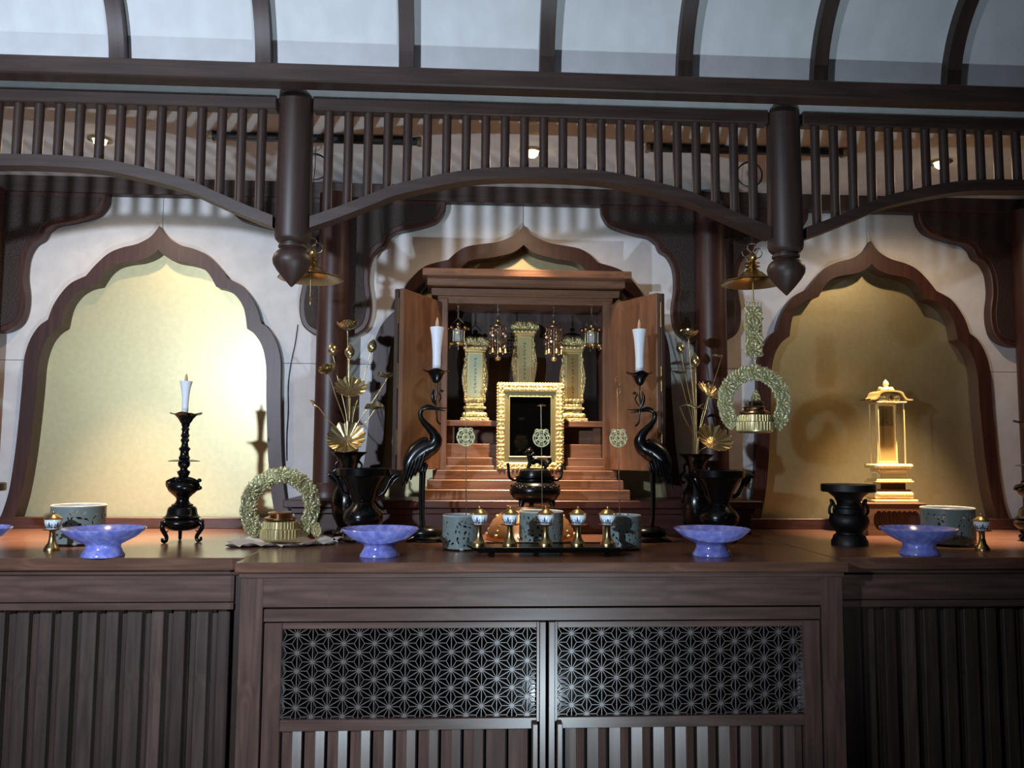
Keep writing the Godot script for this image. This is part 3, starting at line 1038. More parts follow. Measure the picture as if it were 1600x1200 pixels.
func shrine_contents() -> void:
	memorial_tablet("gilt memorial tablet on the shrine shelf to the left of the framed picture", Vector3(-0.192, 0.419, 0.095), 0.33, "tablet_face_pale")
	var pd := MB.new()
	pd.box(Vector3(0, 0.445, 0.03), Vector3(0.13, 0.052, 0.10), 0.003)
	pd.box(Vector3(0, 0.474, 0.03), Vector3(0.145, 0.008, 0.105), 0.002)
	one("tablet_stand", pd, M["shrine_h"], "small wooden stand hidden behind the framed picture on the shelf", "stand")
	memorial_tablet("tallest gilt memorial tablet standing in the middle behind the framed picture", Vector3(0.004, 0.478, 0.04), 0.345, "tablet_face")
	memorial_tablet("gilt memorial tablet on the shrine shelf to the right of the framed picture", Vector3(0.19, 0.419, 0.095), 0.335, "tablet_face_dark")
	# framed dark picture on the top step
	var f := thing("picture_frame", "ornate gold frame with a black glossy picture leaning in the shrine", "picture", Vector3(0.0175, 0.231, 0.183))
	var W := 0.125
	var H := 0.327
	var m := MB.new()
	m.box(Vector3(0, 0.014, 0), Vector3(W * 2, 0.028, 0.024), 0.004)
	m.box(Vector3(0, H - 0.014, 0), Vector3(W * 2, 0.028, 0.024), 0.004)
	m.box(Vector3(-W + 0.014, H * 0.5, 0), Vector3(0.028, H, 0.024), 0.004)
	m.box(Vector3(W - 0.014, H * 0.5, 0), Vector3(0.028, H, 0.024), 0.004)
	part("border", m, M["frame_gold"], f)
	var rng := RandomNumberGenerator.new()
	rng.seed = 21
	var orn := MB.new()
	var per := []
	for k in 15:
		for q in [0.008, 0.021]:
			per.append(Vector2(-W + 0.012 + k * (2 * W - 0.024) / 14.0, q)); per.append(Vector2(-W + 0.012 + k * (2 * W - 0.024) / 14.0, H - q))
	for k in 20:
		for q in [0.008, 0.021]:
			per.append(Vector2(-W + q, 0.015 + k * (H - 0.03) / 19.0)); per.append(Vector2(W - q, 0.015 + k * (H - 0.03) / 19.0))
	for q in per:
		orn.xf = Transform3D(Basis(Vector3.BACK, rng.randf() * TAU), Vector3(q.x, q.y, 0.012))
		orn.ball(Vector3.ZERO, Vector3(0.0085, 0.0052, 0.0055), 8)
	orn.xf = Transform3D()
	for k in 24:
		orn.ball(Vector3(-W + 0.005 + k * (2 * W - 0.01) / 23.0, H, 0.004), Vector3(0.0056, 0.0056, 0.008), 8)
	for k in 30:
		for s in [-1.0, 1.0]:
			orn.ball(Vector3(s * W, 0.005 + k * (H - 0.01) / 29.0, 0.004), Vector3(0.0035, 0.005, 0.007), 6)
	part("carved_border", orn, M["frame_gold"], f)
	var mat := MB.new()
	mat.ribbon([Vector2(-W + 0.028, 0.028), Vector2(-W + 0.028, H - 0.028), Vector2(W - 0.028, H - 0.028), Vector2(W - 0.028, 0.028), Vector2(-W + 0.028, 0.028)], [Vector2(-W + 0.045, 0.050), Vector2(-W + 0.045, H - 0.048), Vector2(W - 0.045, H - 0.048), Vector2(W - 0.045, 0.050), Vector2(-W + 0.045, 0.050)], -0.01, 0.006)
	part("mount", mat, M["sage_gold"], f)
	var lip := MB.new()
	for e in [[0.028, 0.028, 0.028], [0.046, 0.051, 0.049]]:
		var x: float = W - e[0]
		lip.box(Vector3(0, e[1], 0.006), Vector3(x * 2, 0.0028, 0.006), 0.0008)
		lip.box(Vector3(0, H - e[2], 0.006), Vector3(x * 2, 0.0028, 0.006), 0.0008)
		lip.box(Vector3(-x, H * 0.5, 0.006), Vector3(0.0028, H - e[1] - e[2], 0.006), 0.0008)
		lip.box(Vector3(x, H * 0.5, 0.006), Vector3(0.0028, H - e[1] - e[2], 0.006), 0.0008)
	part("fillet", lip, M["gold_pale"], f)
	part("picture", span(-W + 0.046, W - 0.046, 0.051, H - 0.049, -0.008, 0.001, 0.0), M["glass_black"], f)
	# lanterns and pendants hanging from the shrine's ceiling
	for k in 2:
		var x: float = [-0.259, 0.263][k]
		var t := thing("hanging_lantern", "tiny hexagonal gold lantern hanging at the %s of the shrine opening" % ["left", "right"][k], "lantern", Vector3(x, 0.885, 0.115), 0.0, "small lanterns in the shrine")
		t.scale = Vector3(1.35, 1.0, 1.35)
		chain(t, 0.0, -0.065)
		var r := MB.new()
		for s in [-1.0, 1.0]:
			r.tube(V3([0, -0.065, 0, s * 0.012, -0.083, 0, s * 0.017, -0.088, 0, s * 0.012, -0.090, 0]), 0.0012, 6)
		part("bail", r, M["metal"], t)
		part("knob", lath([Vector2(0, -0.105), Vector2(0.006, -0.101), Vector2(0.007, -0.094), Vector2(0.0075, -0.089), Vector2(0, -0.085)], 12), M["brass"], t)
		var cap := MB.new()
		cap.lathe([Vector2(0.0, -0.100), Vector2(0.014, -0.105), Vector2(0.026, -0.114), Vector2(0.026, -0.117), Vector2(0, -0.116)], 12)
		for j in 8:
			cap.ball(Vector3(sin(TAU * j / 8) * 0.028, -0.108, cos(TAU * j / 8) * 0.028), Vector3(0.0075, 0.009, 0.0075), 8)
		part("petal_roof", cap, M["copper"], t)
		var posts := MB.new()
		for j in 6:
			var a := TAU * j / 6 + 0.2
			posts.tube([Vector3(sin(a) * 0.0185, -0.115, cos(a) * 0.0185), Vector3(sin(a) * 0.0185, -0.163, cos(a) * 0.0185)], 0.0014, 5)
		posts.lathe([Vector2(0.017, -0.130), Vector2(0.018, -0.130), Vector2(0.018, -0.126), Vector2(0.017, -0.126)], 6)
		part("posts", posts, M["gold_pale"], t)
		part("pane", lath([Vector2(0.0155, -0.162), Vector2(0.0155, -0.116)], 6), M["wax_base"], t)
		var ft := MB.new()
		ft.lathe([Vector2(0.0, -0.176), Vector2(0.015, -0.176), Vector2(0.024, -0.168), Vector2(0.021, -0.162), Vector2(0, -0.162)], 12)
		for j in 6:
			var a := TAU * j / 6
			ft.ball(Vector3(sin(a) * 0.024, -0.171, cos(a) * 0.024), Vector3(0.010, 0.007, 0.010), 8)
			ft.tube([Vector3(sin(a) * 0.026, -0.17, cos(a) * 0.026), Vector3(sin(a) * 0.029, -0.186, cos(a) * 0.029)], 0.003, 5)
		part("foot", ft, M["gold"], t)
	for k in 2:
		var x: float = [-0.105, 0.113][k]
		var t := thing("hanging_pendant", "gold chain pendant with bells hanging %s the middle tablet" % ["left of", "right of"][k], "pendant", Vector3(x, 0.885, 0.13), 0.0, "bell pendants in the shrine")
		t.scale = Vector3(1.35, 1.0, 1.35)
		chain(t, 0.0, -0.068)
		part("knob", lath([Vector2(0, -0.088), Vector2(0.006, -0.084), Vector2(0.007, -0.076), Vector2(0, -0.070)], 12), M["brass"], t)
		part("canopy", lath([Vector2(0.0, -0.088), Vector2(0.010, -0.094), Vector2(0.024, -0.099), Vector2(0.024, -0.102), Vector2(0, -0.1)], 16), M["copper"], t)
		var rng2 := RandomNumberGenerator.new()
		rng2.seed = 8 + k
		for j in 6:
			var a := TAU * j / 6 + 0.25
			var st := MB.new()
			var px := sin(a) * 0.022
			var pz := cos(a) * 0.022
			st.tube([Vector3(px, -0.1, pz), Vector3(px, -0.185, pz)], 0.0008, 4)
			for q in 6:
				st.xf = Transform3D(Basis(Vector3.UP, rng2.randf() * TAU), Vector3(px, -0.112 - q * 0.0135, pz))
				st.box(Vector3.ZERO, Vector3(0.008, 0.0085, 0.003), 0.001)
			st.xf = Transform3D()
			part("strand", st, M["copper"], t)
			var bl := MB.new()
			bl.xf = Transform3D(Basis(), Vector3(px, -0.205, pz))
			bl.lathe([Vector2(0.0065, 0.0), Vector2(0.0045, 0.008), Vector2(0.002, 0.018), Vector2(0, 0.02)], 10)
			part("bell", bl, M["gold"], t)
		var ct := MB.new()
		ct.tube([Vector3(0, -0.1, 0), Vector3(0, -0.22, 0)], 0.0012, 5)
		ct.ball(Vector3(0, -0.226, 0), Vector3(0.009, 0.010, 0.009), 12)
		part("drop", ct, M["gold"], t)


func chain(t: Node3D, y0: float, y1: float) -> void:
	var m := MB.new()
	var c := int(absf(y1 - y0) / 0.008)
	for k in c:
		var y := lerpf(y0, y1, (k + 0.5) / c)
		var pts := []
		for j in 8:
			var a := TAU * j / 8
			var p := Vector3(cos(a) * 0.0022, y + sin(a) * 0.0052, 0)
			if k % 2 == 1:
				p = Vector3(0, p.y, cos(a) * 0.0022)
			pts.append(p)
		m.tube(pts, 0.0009, 5, true)
	part("chain", m, M["metal"], t)


# ---------------------------------------------------------------- offerings on the counter
func counter_things() -> void:
	bowls()
	candlesticks()
	green_cups()
	offering_cups()
	cranes()
	vases()
	lotus_sprays()
	censer()
	wreath_lantern_on_cloth()
	right_tablet()


func bowls() -> void:
	var pr := [Vector2(0.0, 0.0), Vector2(0.056, 0.0), Vector2(0.057, 0.004), Vector2(0.050, 0.014), Vector2(0.045, 0.026), Vector2(0.046, 0.033), Vector2(0.060, 0.040), Vector2(0.085, 0.053), Vector2(0.106, 0.071), Vector2(0.110, 0.0765), Vector2(0.108, 0.0785), Vector2(0.104, 0.0755), Vector2(0.082, 0.060), Vector2(0.05, 0.047), Vector2(0.0, 0.044)]
	var b := MB.new()
	b.lathe(pr, 56, 0, 0.0, 0.0, 60.0)
	var mesh := b.mesh()
	var spots := [[-1.232, 0.905, "mottled blue footed bowl in front of the left pierced green pot"], [-0.466, 0.905, "mottled blue footed bowl in front of the left crane candlestick"], [0.496, 0.893, "mottled blue footed bowl right of the tray of lidded cups"], [1.130, 0.875, "mottled blue footed bowl in front of the wooden box under the gold shrine tablet"], [-1.602, 0.905, "mottled blue footed bowl cut off by the left edge of the picture"]]
	for s in spots:
		var o := inst("footed_bowl", mesh, M["blue"], self)
		o.position = Vector3(s[0], 0.0005, s[1])
		tag(o, s[2], "bowl", "blue footed bowls")


func candle(label: String, at: Vector3, h: float, r0: float, r1: float) -> void:
	var t := thing("candle", label, "candle", at, 0, "white flared candles")
	part("socket", lath([Vector2(0, 0), Vector2(r0, 0), Vector2(r0, h * 0.13), Vector2(0, h * 0.13)], 20), M["wax_base"], t)
	var pr := [Vector2(0, h * 0.13), Vector2(r0 * 0.99, h * 0.13), Vector2(r0 * 0.99, h * 0.4), Vector2(lerpf(r0, r1, 0.12), h * 0.55), Vector2(lerpf(r0, r1, 0.35), h * 0.74), Vector2(lerpf(r0, r1, 0.66), h * 0.89), Vector2(r1, h), Vector2(r1 * 0.93, h * 1.005), Vector2(0, h * 0.985)]
	part("wax_body", lath(pr, 28), M["wax"], t)
	part("flame_tip", lath([Vector2(0.0, h * 0.98), Vector2(r1 * 0.24, h * 0.985), Vector2(r1 * 0.27, h * 1.06), Vector2(r1 * 0.19, h * 1.15), Vector2(r1 * 0.05, h * 1.22), Vector2(0, h * 1.225)], 12), M["wick"], t)


func drip_pan(r: float, y: float, h: float) -> MB:
	# leaf-shaped pan with two raised pointed ends and a wavy rim
	var g := []
	for i in 8:
		var row := []
		var q := i / 7.0
		for j in 33:
			var a := TAU * j / 32.0
			var rr := r * (0.80 + 0.20 * pow(absf(sin(a)), 3.0))
			var rad := rr * (0.32 * q / 0.6 if q < 0.6 else lerpf(0.32, 1.0, (q - 0.6) / 0.4))
			if q <= 0.6:
				rad = rr * (0.12 + 0.58 * q)
			else:
				rad = rr * lerpf(0.468, 1.0, (q - 0.6) / 0.4)
			var yy := y + h * (pow(q / 0.8, 1.6) if q < 0.8 else 1.0 + 0.06 * (q - 0.8) / 0.2)
			yy += h * 0.10 * cos(a * 4.0) * pow(q, 3.0)
			row.append(Vector3(sin(a) * rad, yy, cos(a) * rad * 0.92))
		g.append(row)
	var m := MB.new()
	m.sheet(g, 0.0018)
	return m


func candlesticks() -> void:
	var t := thing("candlestick", "tall black bronze tripod candlestick with dragon ornament in front of the left gold niche", "candlestick", Vector3(-1.148, 0, 0.52), 0, "tall bronze tripod candlesticks")
	part("drip_pan", drip_pan(0.052, 0.380, 0.036), M["bronze"], t)
	part("stem", lath([Vector2(0, 0.384), Vector2(0.014, 0.382), Vector2(0.010, 0.372), Vector2(0.013, 0.366), Vector2(0.010, 0.360), Vector2(0.011, 0.352), Vector2(0.014, 0.345), Vector2(0.010, 0.338), Vector2(0.014, 0.330), Vector2(0.010, 0.322), Vector2(0.011, 0.31), Vector2(0.019, 0.302), Vector2(0.013, 0.293), Vector2(0.014, 0.28), Vector2(0.018, 0.273), Vector2(0.015, 0.266), Vector2(0.019, 0.255), Vector2(0.018, 0.246), Vector2(0.011, 0.238), Vector2(0.012, 0.233), Vector2(0.021, 0.228), Vector2(0.018, 0.218), Vector2(0.012, 0.208)], 24), M["bronze"], t)
	var ring := MB.new()
	ring.lathe([Vector2(0.014, 0.2655), Vector2(0.03, 0.2665), Vector2(0.050, 0.2625), Vector2(0.050, 0.2605), Vector2(0.03, 0.2645), Vector2(0.014, 0.264)], 32)
	part("flange", ring, M["bronze"], t)
	var bul := MB.new()
	bul.lathe([Vector2(0.012, 0.212), Vector2(0.022, 0.209), Vector2(0.030, 0.204), Vector2(0.040, 0.195), Vector2(0.048, 0.186), Vector2(0.050, 0.176), Vector2(0.044, 0.164), Vector2(0.032, 0.153), Vector2(0.022, 0.144), Vector2(0.019, 0.136), Vector2(0.021, 0.130)], 28)
	var rng := RandomNumberGenerator.new()
	rng.seed = 4
	for k in 26:
		var a := rng.randf() * TAU
		var y := rng.randf_range(0.168, 0.206)
		var r := 0.044 - absf(y - 0.183) * 0.7
		bul.ball(Vector3(sin(a) * r, y, cos(a) * r), Vector3(0.007, 0.006, 0.007), 8)
	part("bulb", bul, M["bronze"], t)
	var dr := MB.new()
	dr.tube(smooth(V3([0.012, 0.20, 0.03, 0.030, 0.205, 0.034, 0.047, 0.196, 0.02, 0.050, 0.180, 0.005, 0.052, 0.170, 0.012]), 4), 0.006, 8)
	dr.ball(Vector3(0.053, 0.199, 0.006), Vector3(0.008, 0.007, 0.008), 8)
	dr.ball(Vector3(0.056, 0.175, 0.008), Vector3(0.008, 0.007, 0.007), 8)
	part("dragon", dr, M["bronze"], t)
	dr = MB.new()
	dr.tube(smooth(V3([-0.02, 0.205, 0.03, -0.042, 0.196, 0.022, -0.052, 0.19, 0.0, -0.053, 0.178, -0.01]), 4), 0.005, 8)
	part("dragon", dr, M["bronze"], t)
	part("bell", lath([Vector2(0.019, 0.132), Vector2(0.026, 0.124), Vector2(0.034, 0.121), Vector2(0.033, 0.117), Vector2(0.041, 0.113), Vector2(0.045, 0.106), Vector2(0.047, 0.092), Vector2(0.051, 0.084), Vector2(0.060, 0.080), Vector2(0.057, 0.077), Vector2(0.049, 0.075)], 30), M["bronze"], t)
	part("belly", lath([Vector2(0.049, 0.077), Vector2(0.059, 0.071), Vector2(0.063, 0.062), Vector2(0.061, 0.054), Vector2(0.052, 0.045), Vector2(0.036, 0.038), Vector2(0.0, 0.036)], 30), M["bronze"], t)
	for k in 3:
		var a := deg_to_rad(-38.0) + TAU * k / 3.0
		var s := sin(a)
		var c := cos(a)
		var l := MB.new()
		var p := smooth(V3([s * 0.052, 0.066, c * 0.052, s * 0.066, 0.060, c * 0.066, s * 0.069, 0.047, c * 0.069, s * 0.061, 0.033, c * 0.061, s * 0.053, 0.020, c * 0.053, s * 0.053, 0.009, c * 0.053, s * 0.060, 0.005, c * 0.060, s * 0.067, 0.009, c * 0.067, s * 0.066, 0.017, c * 0.066]), 4)
		var r := []
		for q in p.size():
			r.append(lerpf(0.0085, 0.0042, float(q) / (p.size() - 1)))
		l.tube(p, r, 8)
		l.ball(Vector3(s * 0.070, 0.066, c * 0.070), Vector3(0.006, 0.008, 0.006), 8)
		l.tube([Vector3(s * 0.062, 0.032, c * 0.062), Vector3(s * 0.050, 0.036, c * 0.050), Vector3(s * 0.046, 0.040, c * 0.046)], [0.003, 0.002, 0.001], 6)
		part("leg", l, M["bronze"], t)
	dup(t, "tall black bronze tripod candlestick mostly cut off by the right edge of the picture", Vector3(1.756, 0, 0.5), deg_to_rad(-15.0))
	candle("small white flared candle on the bronze candlestick in front of the left gold niche", Vector3(-1.152, 0.4075, 0.52), 0.117, 0.0105, 0.0205)


func pierced_pot() -> MB:
	# an openwork cylinder: cells inside leaf-shaped holes are left out of its outer and inner skins
	var m := MB.new()
	var A := 184
	var R := 46
	var r0 := 0.0600
	var r1 := 0.0560
	var h0 := 0.006
	var h1 := 0.1015
	var rng := RandomNumberGenerator.new()
	rng.seed = 17
	var holes := []
	for rep in 4:
		for k in 70:
			var u := rep * 0.25 + rng.randf() * 0.25
			var vv := rng.randf_range(0.1, 0.88)
			var du := (u - rep * 0.25 - 0.125) * 8.0
			if absf(du) < 0.42 and vv > 0.24 and vv < 0.72 and rng.randf() < 0.85:
				continue
			var near := false
			for q in holes:
				var du2: float = u - q[0]
				du2 -= roundf(du2)
				if Vector2(du2 * TAU * r0, (vv - q[1]) * (h1 - h0)).length() < 0.0105:
					near = true
			if near:
				continue
			holes.append([u, vv, rng.randf_range(-1.2, 1.2), rng.randf_range(0.0045, 0.0085), rng.randf_range(0.0020, 0.0034)])
	var open := []
	for j in R:
		var row := []
		for i in A:
			var hit := false
			var vv := (j + 0.5) / R
			for q in holes:
				var du: float = (i + 0.5) / A - q[0]
				du -= roundf(du)
				var d := Vector2(du * TAU * r0, (vv - q[1]) * (h1 - h0)).rotated(q[2])
				if absf(d.y) < q[3] and absf(d.x) < q[4] * (1.0 - pow(d.y / q[3], 2.0)) * (1.0 + 0.5 * d.y / q[3]):
					hit = true
					break
			row.append(hit and j > 1 and j < R - 2)
		open.append(row)
	for j in R:
		for i in A:
			if open[j][i]:
				continue
			var a0 := TAU * i / A
			var a1 := TAU * (i + 1) / A
			var y0 := lerpf(h0, h1, float(j) / R)
			var y1 := lerpf(h0, h1, float(j + 1) / R)
			var d0 := Vector3(sin(a0), 0, cos(a0))
			var d1 := Vector3(sin(a1), 0, cos(a1))
			m.quads(d0 * r0 + Vector3.UP * y0, d1 * r0 + Vector3.UP * y0, d1 * r0 + Vector3.UP * y1, d0 * r0 + Vector3.UP * y1, d0, d1, d1, d0)
			m.quads(d0 * r1 + Vector3.UP * y0, d1 * r1 + Vector3.UP * y0, d1 * r1 + Vector3.UP * y1, d0 * r1 + Vector3.UP * y1, -d0, -d1, -d1, -d0)
			var dn := (d0 + d1).normalized()
			for e in [[i + 1, d1], [i - 1, d0]]:
				if open[j][(e[0] + A) % A]:
					var w: Vector3 = (d1 - d0).normalized() * (1.0 if e[0] > i else -1.0)
					m.quad(e[1] * r0 + Vector3.UP * y0, e[1] * r1 + Vector3.UP * y0, e[1] * r1 + Vector3.UP * y1, e[1] * r0 + Vector3.UP * y1, w)
			for e in [[j + 1, y1, 1.0], [j - 1, y0, -1.0]]:
				if e[0] >= 0 and e[0] < R and open[e[0]][i]:
					m.quad(d0 * r0 + Vector3.UP * e[1], d1 * r0 + Vector3.UP * e[1], d1 * r1 + Vector3.UP * e[1], d0 * r1 + Vector3.UP * e[1], Vector3.UP * e[2])
	return m


func green_cups() -> void:
	var t := thing("pierced_pot", "pierced grey green ceramic pot left of the tray of lidded cups", "pot", Vector3(-0.2335, 0, 0.735), 0.3, "pierced green pots")
	part("wall", pierced_pot(), M["celadon"], t)
	part("rim", lath([Vector2(0.0555, 0.1), Vector2(0.0603, 0.1), Vector2(0.0612, 0.1035), Vector2(0.0590, 0.1058), Vector2(0.0562, 0.1045), Vector2(0.0555, 0.1)], 48), M["celadon_in"], t)
	part("foot_ring", lath([Vector2(0.0, 0.0035), Vector2(0.056, 0.0035), Vector2(0.0605, 0.0065), Vector2(0.0605, 0.009), Vector2(0.0, 0.009)], 48), M["celadon"], t)
	part("liner", lath([Vector2(0.0, 0.012), Vector2(0.046, 0.012), Vector2(0.047, 0.076), Vector2(0.045, 0.077), Vector2(0.0, 0.07)], 32), M["black_matt"], t)
	for k in 3:
		var a := TAU * k / 3.0 - 0.3
		var f := MB.new()
		f.ball(Vector3(sin(a) * 0.054, 0.006, cos(a) * 0.054), Vector3(0.0095, 0.006, 0.0095), 12)
		part("foot", f, M["celadon_in"], t)
	var rest := [["pierced grey green ceramic pot behind the middle lidded cup on the tray", Vector3(0.017, 0, 0.655), 1.1, 1.17, 1.06], ["pierced grey green ceramic pot right of the tray of lidded cups", Vector3(0.262, 0, 0.725), 2.2, 1.0, 1.0], ["wider pierced grey green ceramic pot behind the leftmost full blue bowl", Vector3(-1.447, 0, 0.585), 0.6, 1.33, 1.17], ["wider pierced grey green ceramic pot beside the wooden box on the right counter", Vector3(1.385, 0, 0.6), 0.5, 1.38, 1.17]]
	for r in rest:
		var o := dup(t, r[0], r[1], r[2])
		o.scale = Vector3(r[3], r[4], r[3])
	# thin rods with pierced medallions standing in three of the pots
	var med := MB.new()
	for ring in [0.0275, 0.019, 0.0095]:
		var pts := []
		for j in 28:
			pts.append(Vector3(sin(TAU * j / 28) * ring, cos(TAU * j / 28) * ring, 0))
		med.tube(pts, 0.0016, 5, true)
	for k in 8:
		var a := TAU * k / 8.0
		var pts := []
		for j in 13:
			var q := TAU * j / 12.0
			pts.append(Vector3(sin(a) * 0.0185 + sin(q) * 0.0075, cos(a) * 0.0185 + cos(q) * 0.0075, 0.0015 * sin(q * 2)))
		med.tube(pts, 0.0019, 5)
		med.ball(Vector3(sin(a + 0.39) * 0.024, cos(a + 0.39) * 0.024, 0.001), Vector3(0.0040, 0.0040, 0.0024), 8)
		med.ball(Vector3(sin(a) * 0.006, cos(a) * 0.006, 0.001), Vector3(0.0028, 0.0028, 0.002), 8)
	for s in [-1.0, 1.0]:
		med.tube(smooth(V3([s * 0.004, 0.021, 0, s * 0.012, 0.028, 0.002, s * 0.020, 0.026, 0.002, s * 0.021, 0.020, 0]), 4), 0.0016, 5)
	var mm := med.mesh()
	var info := [[-0.2255, 0.735, 0.435, "thin rod with a pierced gold medallion standing in the pot left of the tray", 0], [0.017, 0.655, 0.45, "thin rod with a pierced gold medallion in front of the black framed picture", 1], [0.2525, 0.725, 0.50, "thin rod with a pierced gold medallion and curled tip beside the right shrine door", 2]]
	for e in info:
		var r := thing("medallion_rod", e[3], "rod", Vector3(e[0], 0.078, e[1]), 0, "rods with pierced medallions")
		var m := MB.new()
		m.tube([Vector3(0.004, -0.006, 0), Vector3(0, 0.265, 0), Vector3(-0.002, e[2] - 0.078, 0)], 0.0016, 6)
		part("stem", m, M["copper"] if e[4] != 1 else M["metal"], r)
		var o := inst("medallion", mm, M["wreath_gold"], r)
		o.position = Vector3(0, 0.2645, 0.003)
		var tip := MB.new()
		var ty: float = e[2] - 0.078
		if e[4] == 1:
			tip.lathe([Vector2(0.001, ty - 0.002), Vector2(0.014, ty - 0.004), Vector2(0.0142, ty - 0.002), Vector2(0, ty + 0.002)], 16)
		elif e[4] == 0:
			tip.ball(Vector3(-0.002, ty, 0), Vector3(0.002, 0.003, 0.002), 8)
		else:
			tip.tube(smooth(V3([-0.002, ty - 0.025, 0, 0.008, ty - 0.012, 0.002, 0.004, ty + 0.004, 0.002, -0.006, ty + 0.014, 0, -0.007, ty + 0.032, 0, -0.001, ty + 0.036, 0]), 4), 0.0018, 6)
			tip.ball(Vector3(0.010, ty - 0.016, 0.002), Vector3(0.004, 0.003, 0.003), 8)
			tip.ball(Vector3(0.006, ty + 0.012, 0.002), Vector3(0.004, 0.004, 0.003), 8)
			tip.ball(Vector3(-0.006, ty + 0.030, 0), Vector3(0.004, 0.005, 0.004), 8)
		part("tip", tip, M["copper"], r)


func offering_cups() -> void:
	# the black tray
	var t := thing("tray", "low black lacquered tray with upturned ends carrying five lidded cups", "tray", Vector3(0.017, 0, 0.86))
	var pr := [Vector2(-0.236, 0.034), Vector2(-0.218, 0.027), Vector2(-0.2, 0.0245), Vector2(0.2, 0.0245), Vector2(0.218, 0.027), Vector2(0.236, 0.034), Vector2(0.238, 0.031), Vector2(0.2, 0.012), Vector2(-0.2, 0.012), Vector2(-0.238, 0.031)]
	var m := MB.new()
	m.prism(pr, -0.075, 0.075, 0.001)
	part("board", m, M["black"], t)
	for x in [-0.165, 0.165]:
		part("foot", span(x - 0.008, x + 0.008, 0.0, 0.0125, -0.06, 0.06, 0.001), M["black"], t)
	for s in [-1.0, 1.0]:
		var e := MB.new()
		e.tube(V3([-0.2, 0.0255, s * 0.072, 0.2, 0.0255, s * 0.072]), 0.002, 6)
		part("edge_bead", e, M["black"], t)
	var c := thing("lidded_cup", "lidded porcelain cup on brass stand, leftmost of the five on the tray", "cup", Vector3(-0.1835, 0.0246, 0.86), 0.2, "blue and white lidded cups")
	part("stand", lath([Vector2(0, 0), Vector2(0.0215, 0), Vector2(0.0215, 0.006), Vector2(0.0185, 0.010), Vector2(0.0115, 0.022), Vector2(0.0085, 0.036), Vector2(0.0085, 0.054), Vector2(0.011, 0.058)], 28), M["brass"], c)
	part("saucer", lath([Vector2(0, 0.0575), Vector2(0.014, 0.0575), Vector2(0.0275, 0.0605), Vector2(0.0285, 0.0625), Vector2(0.014, 0.0605), Vector2(0, 0.0605)], 32), M["copper"], c)
	var body := MB.new()
	body.lathe([Vector2(0.0135, 0.0600), Vector2(0.0185, 0.0665), Vector2(0.0222, 0.0760), Vector2(0.0240, 0.0905)], 36)
	part("cup", body, M["porcelain"], c)
	part("cup_foot", lath([Vector2(0.0, 0.0600), Vector2(0.0136, 0.0600), Vector2(0.0140, 0.0615)], 24), M["porcelain"], c)
	var ld := part("lid", lath([Vector2(0.0240, 0.0895), Vector2(0.0272, 0.0918), Vector2(0.0262, 0.0935), Vector2(0.020, 0.0975), Vector2(0.0125, 0.1035), Vector2(0.006, 0.1065), Vector2(0.0, 0.1072)], 32), M["brass"], c)
	var kn := MB.new()
	kn.ball(Vector3(0, 0.1115, 0), Vector3(0.0031, 0.0042, 0.0031), 10)
	part("knob", kn, M["gold"], ld)
	var at := [[-0.0935, "second from the left of the five on the tray"], [0.0115, "middle one of the five on the tray"], [0.1065, "second from the right of the five on the tray"], [0.1945, "rightmost of the five on the tray"]]
	for k in 4:
		dup(c, "lidded porcelain cup on brass stand, " + at[k][1], Vector3(at[k][0], 0.0246, 0.86), 0.2 + k * 0.07)
	dup(c, "blue and white lidded cup on brass stand beside the far left blue bowl", Vector3(-1.4435, 0, 0.755), 0.5)
	dup(c, "blue and white lidded cup on brass stand at the right end of the counter", Vector3(1.396, 0, 0.765), 0.1)


